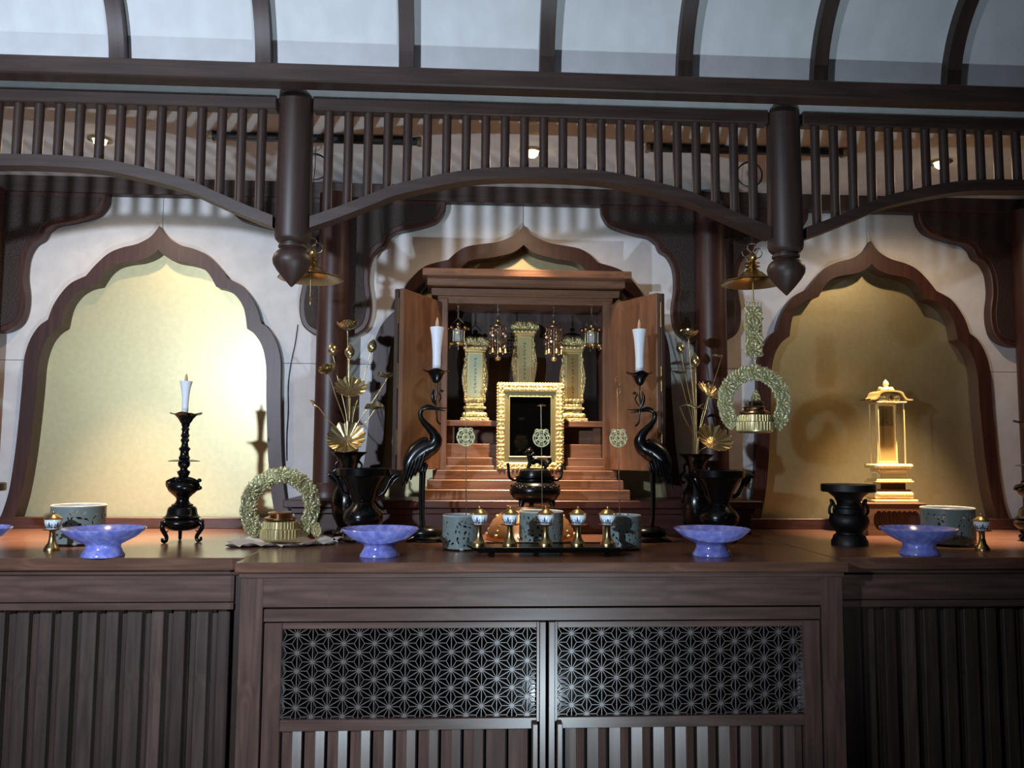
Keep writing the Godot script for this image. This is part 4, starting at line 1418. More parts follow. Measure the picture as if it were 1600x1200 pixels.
func crane(label: String, at: Vector3, dir: float) -> void:
	# local x points the way the bird looks before mirroring
	var t := thing("crane_candlestick", label, "candlestick", at, 0, "crane and turtle candlesticks")
	var F := Transform3D(Basis(Vector3(dir, 0, 0), Vector3.UP, Vector3(0, 0, 1)), Vector3.ZERO)
	var new := func() -> MB:
		var q := MB.new()
		q.xf = F
		return q
	var b: MB = new.call()
	# body: from tail to breast
	var p := smooth(V3([-0.078, 0.228, 0.0, -0.064, 0.262, 0, -0.042, 0.291, 0, -0.014, 0.311, 0, 0.006, 0.319, 0, 0.018, 0.336, 0, 0.013, 0.357, 0, -0.004, 0.378, 0, -0.022, 0.396, 0, -0.033, 0.415, 0, -0.033, 0.432, 0, -0.024, 0.443, 0, -0.008, 0.4475, 0, 0.006, 0.4455, 0, 0.018, 0.4435, 0]), 4)
	var kr := [0.010, 0.028, 0.038, 0.038, 0.031, 0.0235, 0.0165, 0.0125, 0.0100, 0.0085, 0.0078, 0.0076, 0.0092, 0.0075, 0.003]
	var r := []
	for k in p.size():
		var q := float(k) / 4.0
		var i := mini(int(q), kr.size() - 2)
		r.append(lerpf(kr[i], kr[i + 1], q - i))
	b.tube(p, r, 16)
	part("body", b, M["bronze"], t)
	var w: MB = new.call()
	var rng := RandomNumberGenerator.new()
	rng.seed = 12
	for row in 5:
		for k in 9:
			for s in [-1.0, 1.0]:
				var a := Vector3(-0.004 - row * 0.012 - k * 0.0030, 0.324 - row * 0.006 - k * 0.0085, s * (0.036 - row * 0.003 - absf(k - 4.0) * 0.0022))
				var l := 0.024 + row * 0.006
				w.tube([a, a + Vector3(-l * 0.22, -l * 0.6, s * 0.001), a + Vector3(-l * 0.3, -l * 1.15, -s * 0.002)], [0.0038, 0.0056, 0.0008], 5)
	part("wing_feathers", w, M["bronze"], t)
	var tl: MB = new.call()
	for k in 9:
		var z := (k - 4) * 0.0045
		var x := -0.060 + absf(k - 4.0) * 0.003
		tl.tube([Vector3(x, 0.262, z), Vector3(x - 0.014, 0.238, z), Vector3(x - 0.022 + k * 0.002, 0.212 + absf(k - 4.0) * 0.003, z)], [0.007, 0.0065, 0.001], 6)
	for k in 6:
		tl.tube([Vector3(-0.055 + k * 0.009, 0.255, 0.022 - k * 0.001), Vector3(-0.060 + k * 0.009, 0.232, 0.022), Vector3(-0.066 + k * 0.0095, 0.216 + k * 0.004, 0.018)], [0.006, 0.0055, 0.001], 6)
	part("tail_feathers", tl, M["bronze"], t)
	var bk: MB = new.call()
	bk.tube([Vector3(0.004, 0.4455, 0), Vector3(0.060, 0.4445, 0)], [0.0045, 0.0012], 8)
	bk.tube([Vector3(0.004, 0.4425, 0), Vector3(0.050, 0.4355, 0)], [0.004, 0.0012], 8)
	part("beak", bk, M["bronze"], t)
	for s in [-1.0, 1.0]:
		var l: MB = new.call()
		var x := -0.030 if s < 0 else -0.020
		l.tube(smooth(V3([x, 0.262, s * 0.010, x + 0.001, 0.235, s * 0.010, x, 0.14, s * 0.011, x + 0.004, 0.048, s * 0.013]), 4), [0.012, 0.0105, 0.009, 0.008, 0.007, 0.0065, 0.0062, 0.006, 0.006, 0.0058, 0.0056, 0.0055, 0.0055], 8)
		for k in 3:
			var a := (k - 1) * 0.5
			l.tube([Vector3(x + 0.004, 0.050, s * 0.013), Vector3(x + 0.018, 0.047, s * 0.013 + a * 0.012), Vector3(x + 0.040, 0.036, s * 0.013 + a * 0.03)], [0.0055, 0.004, 0.0015], 6)
		part("leg", l, M["bronze"], t)
	# lotus stem in the beak with leaves and drip pan
	var s2: MB = new.call()
	s2.tube(smooth(V3([0.030, 0.392, 0.0, 0.022, 0.404, 0.0, 0.021, 0.42, 0.0, 0.018, 0.445, 0, 0.016, 0.47, 0, 0.020, 0.50, 0, 0.018, 0.535, 0]), 4), 0.0034, 8)
	s2.ball(Vector3(0.0325, 0.391, 0), Vector3(0.004, 0.0035, 0.004), 8)
	s2.tube(smooth(V3([0.018, 0.452, 0, 0.009, 0.468, 0.004, 0.006, 0.490, 0.004, 0.011, 0.510, 0.0]), 4), [0.002, 0.003, 0.004, 0.005, 0.006, 0.006, 0.0065, 0.006, 0.006, 0.005, 0.004, 0.003, 0.001], 8)
	s2.tube(smooth(V3([0.018, 0.455, 0, 0.030, 0.47, 0.003, 0.034, 0.485, 0, 0.027, 0.497, 0, 0.036, 0.502, 0.0, 0.040, 0.502, 0]), 4), 0.0026, 7)
	s2.ball(Vector3(0.037, 0.503, 0), Vector3(0.007, 0.005, 0.006), 8)
	part("lotus_stem", s2, M["bronze"], t)
	var pan := drip_pan(0.047, 0.530, 0.040)
	var po := part("drip_pan", pan, M["bronze"], t)
	po.position.x = 0.018 * dir
	# turtle
	var tu: MB = new.call()
	tu.ball(Vector3(-0.012, 0.0275, 0), Vector3(0.058, 0.026, 0.046), 20)
	tu.lathe([Vector2(0.0, 0.006), Vector2(0.058, 0.008), Vector2(0.062, 0.013), Vector2(0.055, 0.018), Vector2(0, 0.02)], 20)
	for k in 12:
		var a := TAU * k / 12.0
		tu.ball(Vector3(-0.012 + sin(a) * 0.042, 0.034, cos(a) * 0.032), Vector3(0.010, 0.006, 0.010), 8)
	for k in 4:
		tu.ball(Vector3(-0.04 + k * 0.018, 0.046, 0), Vector3(0.010, 0.005, 0.011), 8)
	part("turtle_shell", tu, M["bronze"], t)
	var hd: MB = new.call()
	hd.tube(smooth(V3([0.03, 0.016, 0.004, 0.055, 0.022, 0.006, 0.066, 0.034, 0.006, 0.073, 0.045, 0.006, 0.084, 0.049, 0.006]), 4), [0.012, 0.012, 0.011, 0.011, 0.010, 0.010, 0.009, 0.009, 0.009, 0.009, 0.009, 0.010, 0.0105, 0.010, 0.009, 0.007, 0.003], 10)
	part("turtle_head", hd, M["bronze"], t)
	for e in [[0.035, 0.036], [0.035, -0.036], [-0.055, 0.034], [-0.055, -0.034]]:
		var lg: MB = new.call()
		lg.tube([Vector3(e[0] * 0.8, 0.014, e[1] * 0.8), Vector3(e[0] * 1.15, 0.008, e[1] * 1.25), Vector3(e[0] * 1.35, 0.004, e[1] * 1.35)], [0.010, 0.007, 0.0035], 8)
		part("turtle_leg", lg, M["bronze"], t)


func cranes() -> void:
	crane("black bronze crane candlestick on a turtle, left of the shrine, looking right", Vector3(-0.345, 0, 0.50), 1.0)
	crane("black bronze crane candlestick on a turtle, right of the shrine, looking left", Vector3(0.388, 0, 0.50), -1.0)
	candle("white flared candle held above the left crane's beak", Vector3(-0.327, 0.560, 0.50), 0.160, 0.0145, 0.0245)
	candle("white flared candle held above the right crane's beak", Vector3(0.370, 0.560, 0.50), 0.163, 0.0145, 0.0245)


func usubata(label: String, at: Vector3, s: float) -> void:
	# flat-rimmed bronze flower vessel with looped handles
	var t := thing("bronze_vessel", label, "vessel", at, 0, "flat rimmed bronze vessels")
	t.scale = Vector3.ONE * s
	part("rim", lath([Vector2(0.0, 0.178), Vector2(0.083, 0.173), Vector2(0.086, 0.176), Vector2(0.086, 0.197), Vector2(0.083, 0.199), Vector2(0.078, 0.196), Vector2(0.0, 0.19)], 40), M["black_matt"], t)
	part("neck", lath([Vector2(0.036, 0.128), Vector2(0.038, 0.140), Vector2(0.045, 0.155), Vector2(0.062, 0.169), Vector2(0.070, 0.176)], 36), M["black_matt"], t)
	part("body", lath([Vector2(0.042, 0.040), Vector2(0.045, 0.046), Vector2(0.060, 0.060), Vector2(0.064, 0.078), Vector2(0.060, 0.094), Vector2(0.050, 0.103), Vector2(0.050, 0.118), Vector2(0.045, 0.122), Vector2(0.045, 0.128), Vector2(0.036, 0.130)], 36), M["black_matt"], t)
	part("foot", lath([Vector2(0.0, 0.0), Vector2(0.058, 0.0), Vector2(0.058, 0.012), Vector2(0.053, 0.020), Vector2(0.050, 0.030), Vector2(0.042, 0.036), Vector2(0.042, 0.041)], 6 if false else 36), M["black_matt"], t)
	for sx in [-1.0, 1.0]:
		var h := MB.new()
		h.tube(smooth(V3([sx * 0.046, 0.112, 0, sx * 0.052, 0.138, 0, sx * 0.060, 0.146, 0, sx * 0.058, 0.134, 0, sx * 0.064, 0.122, 0, sx * 0.066, 0.108, 0, sx * 0.060, 0.098, 0, sx * 0.050, 0.096, 0]), 4), 0.0048, 8)
		part("handle", h, M["black_matt"], t)


func vases() -> void:
	usubata("black flat topped bronze vessel with looped handles before the right gold niche", Vector3(1.047, 0, 0.6), 1.0)
	usubata("black flat topped bronze vessel barely showing at the left edge of the picture", Vector3(-1.758, 0, 0.6), 0.96)
	# tall splayed vessels with dragon-head handles before the pillars
	for k in 2:
		var sx: float = [-1.0, 1.0][k]
		var x: float = [-0.563, 0.637][k]
		var t := thing("tall_vessel", "tall black splayed bronze vessel with dragon handles in front of the %s pillar" % ["left", "right"][k], "vessel", Vector3(x, 0, 0.51), 0, "tall dragon handled vessels")
		part("rim", lath([Vector2(0.0, 0.216), Vector2(0.084, 0.214), Vector2(0.089, 0.218), Vector2(0.090, 0.240), Vector2(0.086, 0.242), Vector2(0.082, 0.238), Vector2(0.0, 0.230)], 40), M["bronze"], t)
		part("body", lath([Vector2(0.034, 0.128), Vector2(0.040, 0.140), Vector2(0.050, 0.168), Vector2(0.064, 0.195), Vector2(0.080, 0.215)], 36), M["bronze"], t)
		var base := MB.new()
		base.lathe([Vector2(0.0, 0.0), Vector2(0.062, 0.0), Vector2(0.064, 0.010), Vector2(0.056, 0.018), Vector2(0.040, 0.028), Vector2(0.036, 0.040), Vector2(0.050, 0.052), Vector2(0.064, 0.066), Vector2(0.066, 0.084), Vector2(0.058, 0.102), Vector2(0.042, 0.116), Vector2(0.034, 0.130)], 36)
		for q in 12:
			base.ball(Vector3(0.004 * sin(q * 1.7), 0.02 + q * 0.013, 0.064 - absf(q - 5.0) * 0.004), Vector3(0.0045, 0.004, 0.004), 8)
		part("base", base, M["bronze"], t)
		for s in [-1.0, 1.0]:
			var h := MB.new()
			h.tube(smooth(V3([s * 0.050, 0.150, 0, s * 0.066, 0.160, 0, s * 0.080, 0.185, 0, s * 0.088, 0.203, 0, s * 0.102, 0.217, 0.0, s * 0.114, 0.220, 0, s * 0.120, 0.214, 0]), 4), [0.007, 0.007, 0.007, 0.007, 0.007, 0.007, 0.0065, 0.0065, 0.0065, 0.0065, 0.007, 0.0075, 0.008, 0.009, 0.0095, 0.009, 0.009, 0.0095, 0.010, 0.0095, 0.009, 0.0075, 0.006, 0.004, 0.002], 8)
			h.ball(Vector3(s * 0.104, 0.226, 0), Vector3(0.006, 0.005, 0.007), 8)
			h.tube([Vector3(s * 0.112, 0.210, 0), Vector3(s * 0.100, 0.198, 0), Vector3(s * 0.092, 0.186, 0)], [0.003, 0.005, 0.003], 6)
			part("dragon_handle", h, M["bronze"], t)


# ---------------------------------------------------------------- gilt lotus sprays
func petal(l: float, w: float, cup: float) -> MB:
	var g := []
	for i in 7:
		var q := i / 6.0
		var row := []
		for j in 5:
			var u := (j - 2) / 2.0
			var ww := w * sin(PI * clampf(0.12 + q * 0.84, 0, 1)) * 0.5
			row.append(Vector3(u * ww, l * sin(q * 1.25) * 0.95, -l * (1.0 - cos(q * 1.25)) * 0.30 + cup * l * 0.35 * sin(q * PI) - absf(u) * ww * 0.45 * sin(q * PI)))
		g.append(row)
	var m := MB.new()
	m.sheet(g, 0.0009)
	return m


func flower(parent: Node3D, called: String, at: Vector3, size: float, tilt: Vector3, kind: String) -> void:
	var o := Node3D.new()
	var m := MB.new()
	var mat: Material = M["gold"]
	if kind == "open":
		for ring in 2:
			var c := 7
			for k in c:
				var pm := petal(size * (0.95 - 0.2 * ring), size * 0.72, 0.3)
				var bs := Basis(Vector3.UP, TAU * (k + 0.5 * ring) / c) * Basis(Vector3.RIGHT, 1.12 - 0.5 * ring)
				for q in range(0, pm.v.size(), 3):
					m.tri(bs * pm.v[q], bs * pm.v[q + 1], bs * pm.v[q + 2], bs * pm.n[q], bs * pm.n[q + 1], bs * pm.n[q + 2])
		m.lathe([Vector2(0, 0), Vector2(size * 0.22, size * 0.05), Vector2(size * 0.26, size * 0.28), Vector2(0, size * 0.3)], 12)
	elif kind == "bud":
		m.lathe([Vector2(0.001, -size * 0.1), Vector2(size * 0.22, 0.0), Vector2(size * 0.40, size * 0.25), Vector2(size * 0.42, size * 0.5), Vector2(size * 0.30, size * 0.82), Vector2(size * 0.12, size * 1.05), Vector2(0.0, size * 1.15)], 14)
		for k in 3:
			var pm := petal(size * 0.95, size * 0.75, 0.6)
			var bs := Basis(Vector3.UP, TAU * k / 3 + 0.4) * Basis(Vector3.RIGHT, 0.42)
			for q in range(0, pm.v.size(), 3):
				m.tri(bs * pm.v[q], bs * pm.v[q + 1], bs * pm.v[q + 2], bs * pm.n[q], bs * pm.n[q + 1], bs * pm.n[q + 2])
	elif kind == "leaf":   # fluted dish
		m.lathe([Vector2(0.001, 0.0), Vector2(size * 0.35, size * 0.05), Vector2(size * 0.7, size * 0.2), Vector2(size, size * 0.36), Vector2(size * 1.02, size * 0.40), Vector2(size * 0.98, size * 0.38), Vector2(size * 0.68, size * 0.23), Vector2(size * 0.34, size * 0.08), Vector2(0.001, size * 0.03)], 84, 14, 0.05, size * 0.07)
		for k in 14:
			var a := TAU * k / 14.0
			m.ball(Vector3(sin(a) * size * 1.04, size * 0.44, cos(a) * size * 1.04), Vector3.ONE * size * 0.05, 6)
	elif kind == "fold":   # leaf folded along its middle
		var g := []
		for i in 9:
			var row := []
			for j in 9:
				var u := (j - 4) / 4.0
				var q := (i - 4) / 4.0
				var ww := sqrt(maxf(0.0, 1.0 - q * q))
				row.append(Vector3(q * size, absf(u) * ww * size * 0.45 + 0.12 * size * sin(q * 6.0) * absf(u) + 0.15 * size * q * q, u * ww * size * 0.6))
			g.append(row)
		m.sheet(g, 0.001)
	else:   # curled narrow leaf
		m.tube(smooth(V3([0, 0, 0, size * 0.35, size * 0.3, 0, size * 0.75, size * 0.35, size * 0.1, size * 1.0, size * 0.75, 0]), 5), [0.001, 0.002, 0.0035, 0.005, 0.006, 0.006, 0.0055, 0.0055, 0.005, 0.005, 0.005, 0.0045, 0.004, 0.003, 0.002, 0.001], 6)
	o = part(called, m, mat, parent)
	o.position = at
	o.basis = Basis.from_euler(tilt)


func spray(label: String, at: Vector3, items: Array) -> void:
	var t := thing("lotus_spray", label, "flowers", at, 0, "gilt lotus sprays")
	for e in items:
		var p: Vector3 = e[1] - at
		var start := Vector3(p.x * 0.06, -0.028, p.z * 0.1)
		var m := MB.new()
		m.tube(smooth([start, start.lerp(p, 0.35) + Vector3(-p.x * 0.22, 0.015, 0), start.lerp(p, 0.75) + Vector3(-p.x * 0.08, 0.004, 0), p], 6), 0.0019, 6)
		part("stem", m, M["brass"], t)
		flower(t, {"open": "lotus_flower", "bud": "lotus_bud", "leaf": "lotus_leaf", "fold": "folded_leaf", "curl": "curled_leaf"}[e[0]], p, e[2], e[3], e[0])


func flower_vase(label: String, at: Vector3, twist: float) -> void:
	var t := thing("flower_vase", label, "vase", at, twist, "black lotus vases")
	part("body", lath([Vector2(0.0, 0.0), Vector2(0.050, 0.0), Vector2(0.052, 0.014), Vector2(0.038, 0.024), Vector2(0.034, 0.036), Vector2(0.052, 0.075), Vector2(0.058, 0.115), Vector2(0.050, 0.155), Vector2(0.034, 0.185), Vector2(0.028, 0.215), Vector2(0.031, 0.250), Vector2(0.044, 0.278), Vector2(0.064, 0.294), Vector2(0.062, 0.296), Vector2(0.042, 0.283), Vector2(0.026, 0.255), Vector2(0.0, 0.25)], 36), M["black"], t)
	for s in [-1.0, 1.0]:
		var h := MB.new()
		h.tube(smooth(V3([s * 0.036, 0.262, 0, s * 0.046, 0.250, 0, s * 0.044, 0.234, 0, s * 0.056, 0.222, 0, s * 0.060, 0.206, 0, s * 0.052, 0.192, 0, s * 0.044, 0.198, 0]), 4), 0.0045, 8)
		part("handle", h, M["black"], t)


func lotus_sprays() -> void:
	flower_vase("black flared vase holding the left gold lotus spray", Vector3(-0.637, 0, 0.345), 0.0)
	flower_vase("black flared vase holding the right gold lotus spray", Vector3(0.609, 0, 0.345), 0.0)
	spray("spray of gold metal lotus flowers and leaves before the left pillar", Vector3(-0.636, 0.294, 0.35), [
		["open", Vector3(-0.651, 0.728, 0.35), 0.058, Vector3(0.2, 0, 0)],
		["bud", Vector3(-0.642, 0.630, 0.36), 0.042, Vector3(0, 0.5, -0.1)],
		["bud", Vector3(-0.566, 0.652, 0.36), 0.040, Vector3(0.1, 0, -0.25)],
		["bud", Vector3(-0.702, 0.640, 0.34), 0.040, Vector3(0, 0, 0.12)],
		["open", Vector3(-0.711, 0.572, 0.37), 0.048, Vector3(0.6, 0, 0.2)],
		["leaf", Vector3(-0.632, 0.508, 0.37), 0.054, Vector3(0.75, 0, -0.08)],
		["fold", Vector3(-0.505, 0.558, 0.36), 0.037, Vector3(0.1, 0.3, -0.05)],
		["fold", Vector3(-0.546, 0.446, 0.37), 0.036, Vector3(0.5, 0.1, 0.12)],
		["curl", Vector3(-0.745, 0.452, 0.36), -0.034, Vector3(0, 0, -1.2)],
		["leaf", Vector3(-0.626, 0.455, 0.34), 0.018, Vector3(0.5, 0, -0.5)],
		["leaf", Vector3(-0.639, 0.332, 0.39), 0.064, Vector3(0.95, 0, 0)]])
	spray("spray of gold metal lotus flowers and leaves before the right pillar", Vector3(0.608, 0.294, 0.35), [
		["open", Vector3(0.583, 0.718, 0.35), 0.054, Vector3(0.2, 0, 0)],
		["bud", Vector3(0.606, 0.614, 0.36), 0.040, Vector3(0, 0.5, 0.1)],
		["bud", Vector3(0.553, 0.662, 0.36), 0.036, Vector3(0.1, 0, 0.2)],
		["curl", Vector3(0.705, 0.655, 0.36), -0.035, Vector3(0, 0, -0.5)],
		["leaf", Vector3(0.545, 0.585, 0.36), 0.028, Vector3(0.15, 0, 0)],
		["leaf", Vector3(0.648, 0.505, 0.38), 0.053, Vector3(0.6, 0, -0.35)],
		["leaf", Vector3(0.640, 0.450, 0.35), 0.019, Vector3(0.2, 0, -0.3)],
		["curl", Vector3(0.545, 0.466, 0.36), 0.07, Vector3(0, 0, -0.5)],
		["leaf", Vector3(0.654, 0.338, 0.39), 0.062, Vector3(0.85, 0, -0.15)]])


func censer() -> void:
	var g := thing("gilt_stand", "round gilt brass stand under the black incense burner behind the tray", "stand", Vector3(0.0, 0, 0.432))
	part("dome", lath([Vector2(0, 0.0), Vector2(0.150, 0.0), Vector2(0.152, 0.010), Vector2(0.146, 0.035), Vector2(0.130, 0.065), Vector2(0.104, 0.088), Vector2(0.090, 0.094), Vector2(0.082, 0.102), Vector2(0.082, 0.1135), Vector2(0, 0.1135)], 48), M["dome"], g)
	var bl := MB.new()
	for k in 10:
		var a := TAU * k / 10.0 + 0.31
		for q in 5:
			var r := 0.150 - q * 0.009
			bl.ball(Vector3(sin(a + 0.03 * sin(q * 3.0)) * r, 0.018 + q * 0.015, cos(a) * r), Vector3(0.008, 0.007, 0.008), 8)
	part("chased_band", bl, M["gold_chased"], g)
	var t := thing("incense_burner", "black bronze incense burner with upright handles and a lion on its lid", "incense burner", Vector3(0.016, 0.1135, 0.432))
	part("bowl", lath([Vector2(0, 0.012), Vector2(0.045, 0.012), Vector2(0.072, 0.022), Vector2(0.087, 0.042), Vector2(0.089, 0.056), Vector2(0.082, 0.072), Vector2(0.070, 0.080), Vector2(0.060, 0.086), Vector2(0.060, 0.092), Vector2(0.068, 0.098), Vector2(0.068, 0.104), Vector2(0.0, 0.104)], 44), M["bronze"], t)
	var band := MB.new()
	for k in 40:
		var a := TAU * k / 40.0
		band.ball(Vector3(sin(a) * 0.0815, 0.068 + 0.003 * sin(k * 2.7), cos(a) * 0.0815), Vector3(0.0055, 0.004, 0.0055), 6)
	part("relief_band", band, M["bronze"], t)
	part("lid", lath([Vector2(0.058, 0.104), Vector2(0.058, 0.108), Vector2(0.054, 0.122), Vector2(0.048, 0.126), Vector2(0.03, 0.130), Vector2(0.0, 0.131)], 40), M["bronze"], t)
	for s in [-1.0, 1.0]:
		var h := MB.new()
		h.tube(smooth(V3([s * 0.058, 0.090, 0, s * 0.076, 0.090, 0, s * 0.088, 0.098, 0, s * 0.092, 0.114, 0, s * 0.093, 0.132, 0, s * 0.0965, 0.148, 0]), 4), 0.0052, 8)
		part("handle", h, M["bronze"], t)
	for k in 3:
		var a := TAU * k / 3.0 + PI / 2 - 0.4
		var f := MB.new()
		f.tube([Vector3(sin(a) * 0.058, 0.022, cos(a) * 0.058), Vector3(sin(a) * 0.062, 0.010, cos(a) * 0.062), Vector3(sin(a) * 0.064, 0.0, cos(a) * 0.064)], [0.014, 0.010, 0.008], 10)
		part("foot", f, M["bronze"], t)
	var l := MB.new()   # lion facing left, head turned back
	l.tube(smooth(V3([-0.014, 0.150, 0, 0.002, 0.157, 0, 0.020, 0.152, 0, 0.034, 0.144, 0]), 4), [0.011, 0.0125, 0.0125, 0.0125, 0.0115, 0.011, 0.0105, 0.0105, 0.0115, 0.012, 0.0125, 0.012, 0.010], 12)
	l.tube([Vector3(-0.014, 0.150, 0), Vector3(-0.020, 0.172, 0), Vector3(-0.020, 0.182, 0)], [0.011, 0.011, 0.010], 10)
	l.ball(Vector3(-0.021, 0.187, 0.002), Vector3(0.0125, 0.011, 0.011), 12)
	l.ball(Vector3(-0.031, 0.183, 0.002), Vector3(0.007, 0.006, 0.007), 8)
	for s in [-1.0, 1.0]:
		l.ball(Vector3(-0.018, 0.197, s * 0.008), Vector3(0.004, 0.005, 0.003), 8)
		l.tube([Vector3(-0.018, 0.150, s * 0.008), Vector3(-0.022, 0.138, s * 0.010), Vector3(-0.024, 0.129, s * 0.010), Vector3(-0.031, 0.130, s * 0.010)], [0.008, 0.006, 0.006, 0.004], 8)
		l.tube([Vector3(0.034, 0.146, s * 0.008), Vector3(0.040, 0.139, s * 0.011), Vector3(0.034, 0.132, s * 0.011), Vector3(0.026, 0.131, s * 0.011)], [0.010, 0.008, 0.006, 0.004], 8)
	for k in 10:
		var a := k * 0.66
		l.ball(Vector3(-0.016 + 0.010 * cos(a), 0.180 - k * 0.0025, 0.010 * sin(a)), Vector3(0.005, 0.005, 0.005), 6)
	l.tube(smooth(V3([0.040, 0.146, 0, 0.050, 0.150, 0, 0.049, 0.162, 0, 0.040, 0.163, 0]), 4), [0.004, 0.005, 0.006, 0.007, 0.007, 0.007, 0.007, 0.0065, 0.006, 0.005, 0.004, 0.003, 0.002], 8)
	part("lion", l, M["bronze"], t)


# ---------------------------------------------------------------- gilt wreath lanterns
func rosette() -> MB:
	# three rings of overlapping petals round a raised eye
	var m := MB.new()
	for ring in 3:
		var c: int = [9, 7, 5][ring]
		var r: float = [0.0195, 0.0125, 0.0065][ring]
		var s: Vector3 = [Vector3(0.0068, 0.0085, 0.0022), Vector3(0.0055, 0.0066, 0.0022), Vector3(0.0042, 0.0045, 0.002)][ring]
		for k in c:
			var a := TAU * (k + 0.5 * ring) / c
			m.xf = Transform3D(Basis(Vector3.BACK, a) * Basis(Vector3.RIGHT, 0.30 + 0.30 * ring), Vector3(-sin(a) * r, cos(a) * r, 0.003 + ring * 0.0055))
			m.ball(Vector3.ZERO, s, 10)
	m.xf = Transform3D()
	m.ball(Vector3(0, 0, 0.013), Vector3(0.0046, 0.0046, 0.0045), 10)
	return m


func wreath_parts(t: Node3D, c: Vector3, turn: float) -> void:
	# flat arch of flowers over a fluted lidded basket; c is the middle of the ring
	var holder := Transform3D(Basis(Vector3.UP, turn), c)
	var b := MB.new()
	b.xf = holder
	var rng := RandomNumberGenerator.new()
	rng.seed = 33
	var outer := []
	var inn := []
	for k in 121:
		var a := deg_to_rad(lerpf(-140.0, 140.0, k / 120.0))
		var ro := 0.1235 + 0.0045 * absf(sin(k * 0.39))
		var ri := 0.0785 - 0.0030 * absf(sin(k * 0.47))
		outer.append(Vector2(sin(a) * ro, cos(a) * ro))
		inn.append(Vector2(sin(a) * ri, cos(a) * ri))
	b.ribbon(outer, inn, -0.004, 0.001, -1.0)
	for k in 150:
		var a := deg_to_rad(lerpf(-138.0, 138.0, k / 149.0))
		var rr: float = [0.081, 0.1215, 0.101][k % 3] + rng.randf_range(-0.003, 0.003)
		b.xf = holder * Transform3D(Basis(Vector3.BACK, -a + [0.9, -0.9, 0.0][k % 3] + rng.randf_range(-0.5, 0.5)), Vector3(sin(a) * rr, cos(a) * rr, 0.001))
		b.ball(Vector3.ZERO, Vector3(0.0040, 0.0095, 0.0042), 8)
	part("leafy_arch", b, M["wreath_gold"], t)
	var rm := rosette().mesh()
	for k in 9:
		var a := deg_to_rad(lerpf(-122.0, 122.0, k / 8.0))
		var rr := 0.101 + (0.004 if k % 2 == 0 else -0.004)
		var o := inst("flower", rm, M["wreath_gold"], t)
		o.transform = holder * Transform3D(Basis(Vector3.BACK, rng.randf() * 2.0) * Basis(Vector3.RIGHT, rng.randf_range(-0.12, 0.12)), Vector3(sin(a) * rr, cos(a) * rr, 0.002)).scaled_local(Vector3.ONE * (0.98 if k % 2 == 0 else 0.82))
	# basket
	var y := c.y - 0.103
	var bk := MB.new()
	bk.xf = Transform3D(Basis(Vector3.UP, turn), Vector3(c.x, y, c.z))
	bk.lathe([Vector2(0.0, 0.0), Vector2(0.050, 0.0), Vector2(0.0585, 0.005), Vector2(0.0605, 0.012), Vector2(0.0605, 0.036), Vector2(0.0525, 0.0385), Vector2(0.0515, 0.060), Vector2(0.046, 0.062), Vector2(0.0, 0.062)], 40)
	for k in 32:
		var a := TAU * k / 32.0
		bk.tube([Vector3(sin(a) * 0.0595, 0.008, cos(a) * 0.0595), Vector3(sin(a) * 0.0608, 0.020, cos(a) * 0.0608), Vector3(sin(a) * 0.0605, 0.036, cos(a) * 0.0605)], 0.0036, 6)
		bk.tube([Vector3(sin(a) * 0.0525, 0.0385, cos(a) * 0.0525), Vector3(sin(a) * 0.0520, 0.060, cos(a) * 0.0520)], 0.0032, 6)
	part("fluted_basket", bk, M["gold_pale"], t)
	var lid := MB.new()
	lid.xf = bk.xf
	lid.lathe([Vector2(0.046, 0.064), Vector2(0.050, 0.067), Vector2(0.050, 0.071), Vector2(0.043, 0.074), Vector2(0.034, 0.078), Vector2(0.035, 0.084), Vector2(0.039, 0.087), Vector2(0.030, 0.091), Vector2(0.0, 0.092)], 36)
	part("lid", lid, M["copper"], t)


func wreath_lantern_on_cloth() -> void:
	# crumpled white cloth
	var rng := FastNoiseLite.new()
	rng.seed = 9
	rng.frequency = 9.0
	var g := []
	for i in 19:
		var row := []
		for j in 33:
			var u := j / 32.0
			var v := i / 18.0
			var x := lerpf(-0.965, -0.642, u) + 0.012 * sin(v * 9.0)
			var z := lerpf(0.50, 0.70, v) - 0.05 * pow(absf(u - 0.32), 1.5) + 0.012 * sin(u * 11.0) - 0.10 * pow(clampf(u - 0.55, 0, 1), 1.2) * v
			var e := minf(minf(u, 1.0 - u), minf(v, 1.0 - v))
			var y := 0.002 + maxf(0.0, rng.get_noise_2d(x, z)) * 0.012
			if e < 0.14:
				y += 0.010 * absf(sin(u * 17.0 + v * 13.0)) * (1.0 - e / 0.14)
			row.append(Vector3(x, y, z))
		g.append(row)
	var m := MB.new()
	m.sheet(g, 0.0015)
	one("cloth", m, M["cloth"], "crumpled white cloth lying on the counter under the gold wreath lantern", "cloth")
	var t := thing("wreath_lantern", "gold wreath lantern with fluted basket resting on the white cloth", "lantern", Vector3(-0.811, 0.014, 0.61), 0, "gold wreath lanterns")
	wreath_parts(t, Vector3(0, 0.103, 0), 0.48)
	var o := thing("leaf_ornament", "small pointed gold leaf ornament standing on the right of the white cloth", "ornament", Vector3(-0.699, 0.008, 0.60))
	leaf_ornament(o, Vector3.ZERO, 1.0)


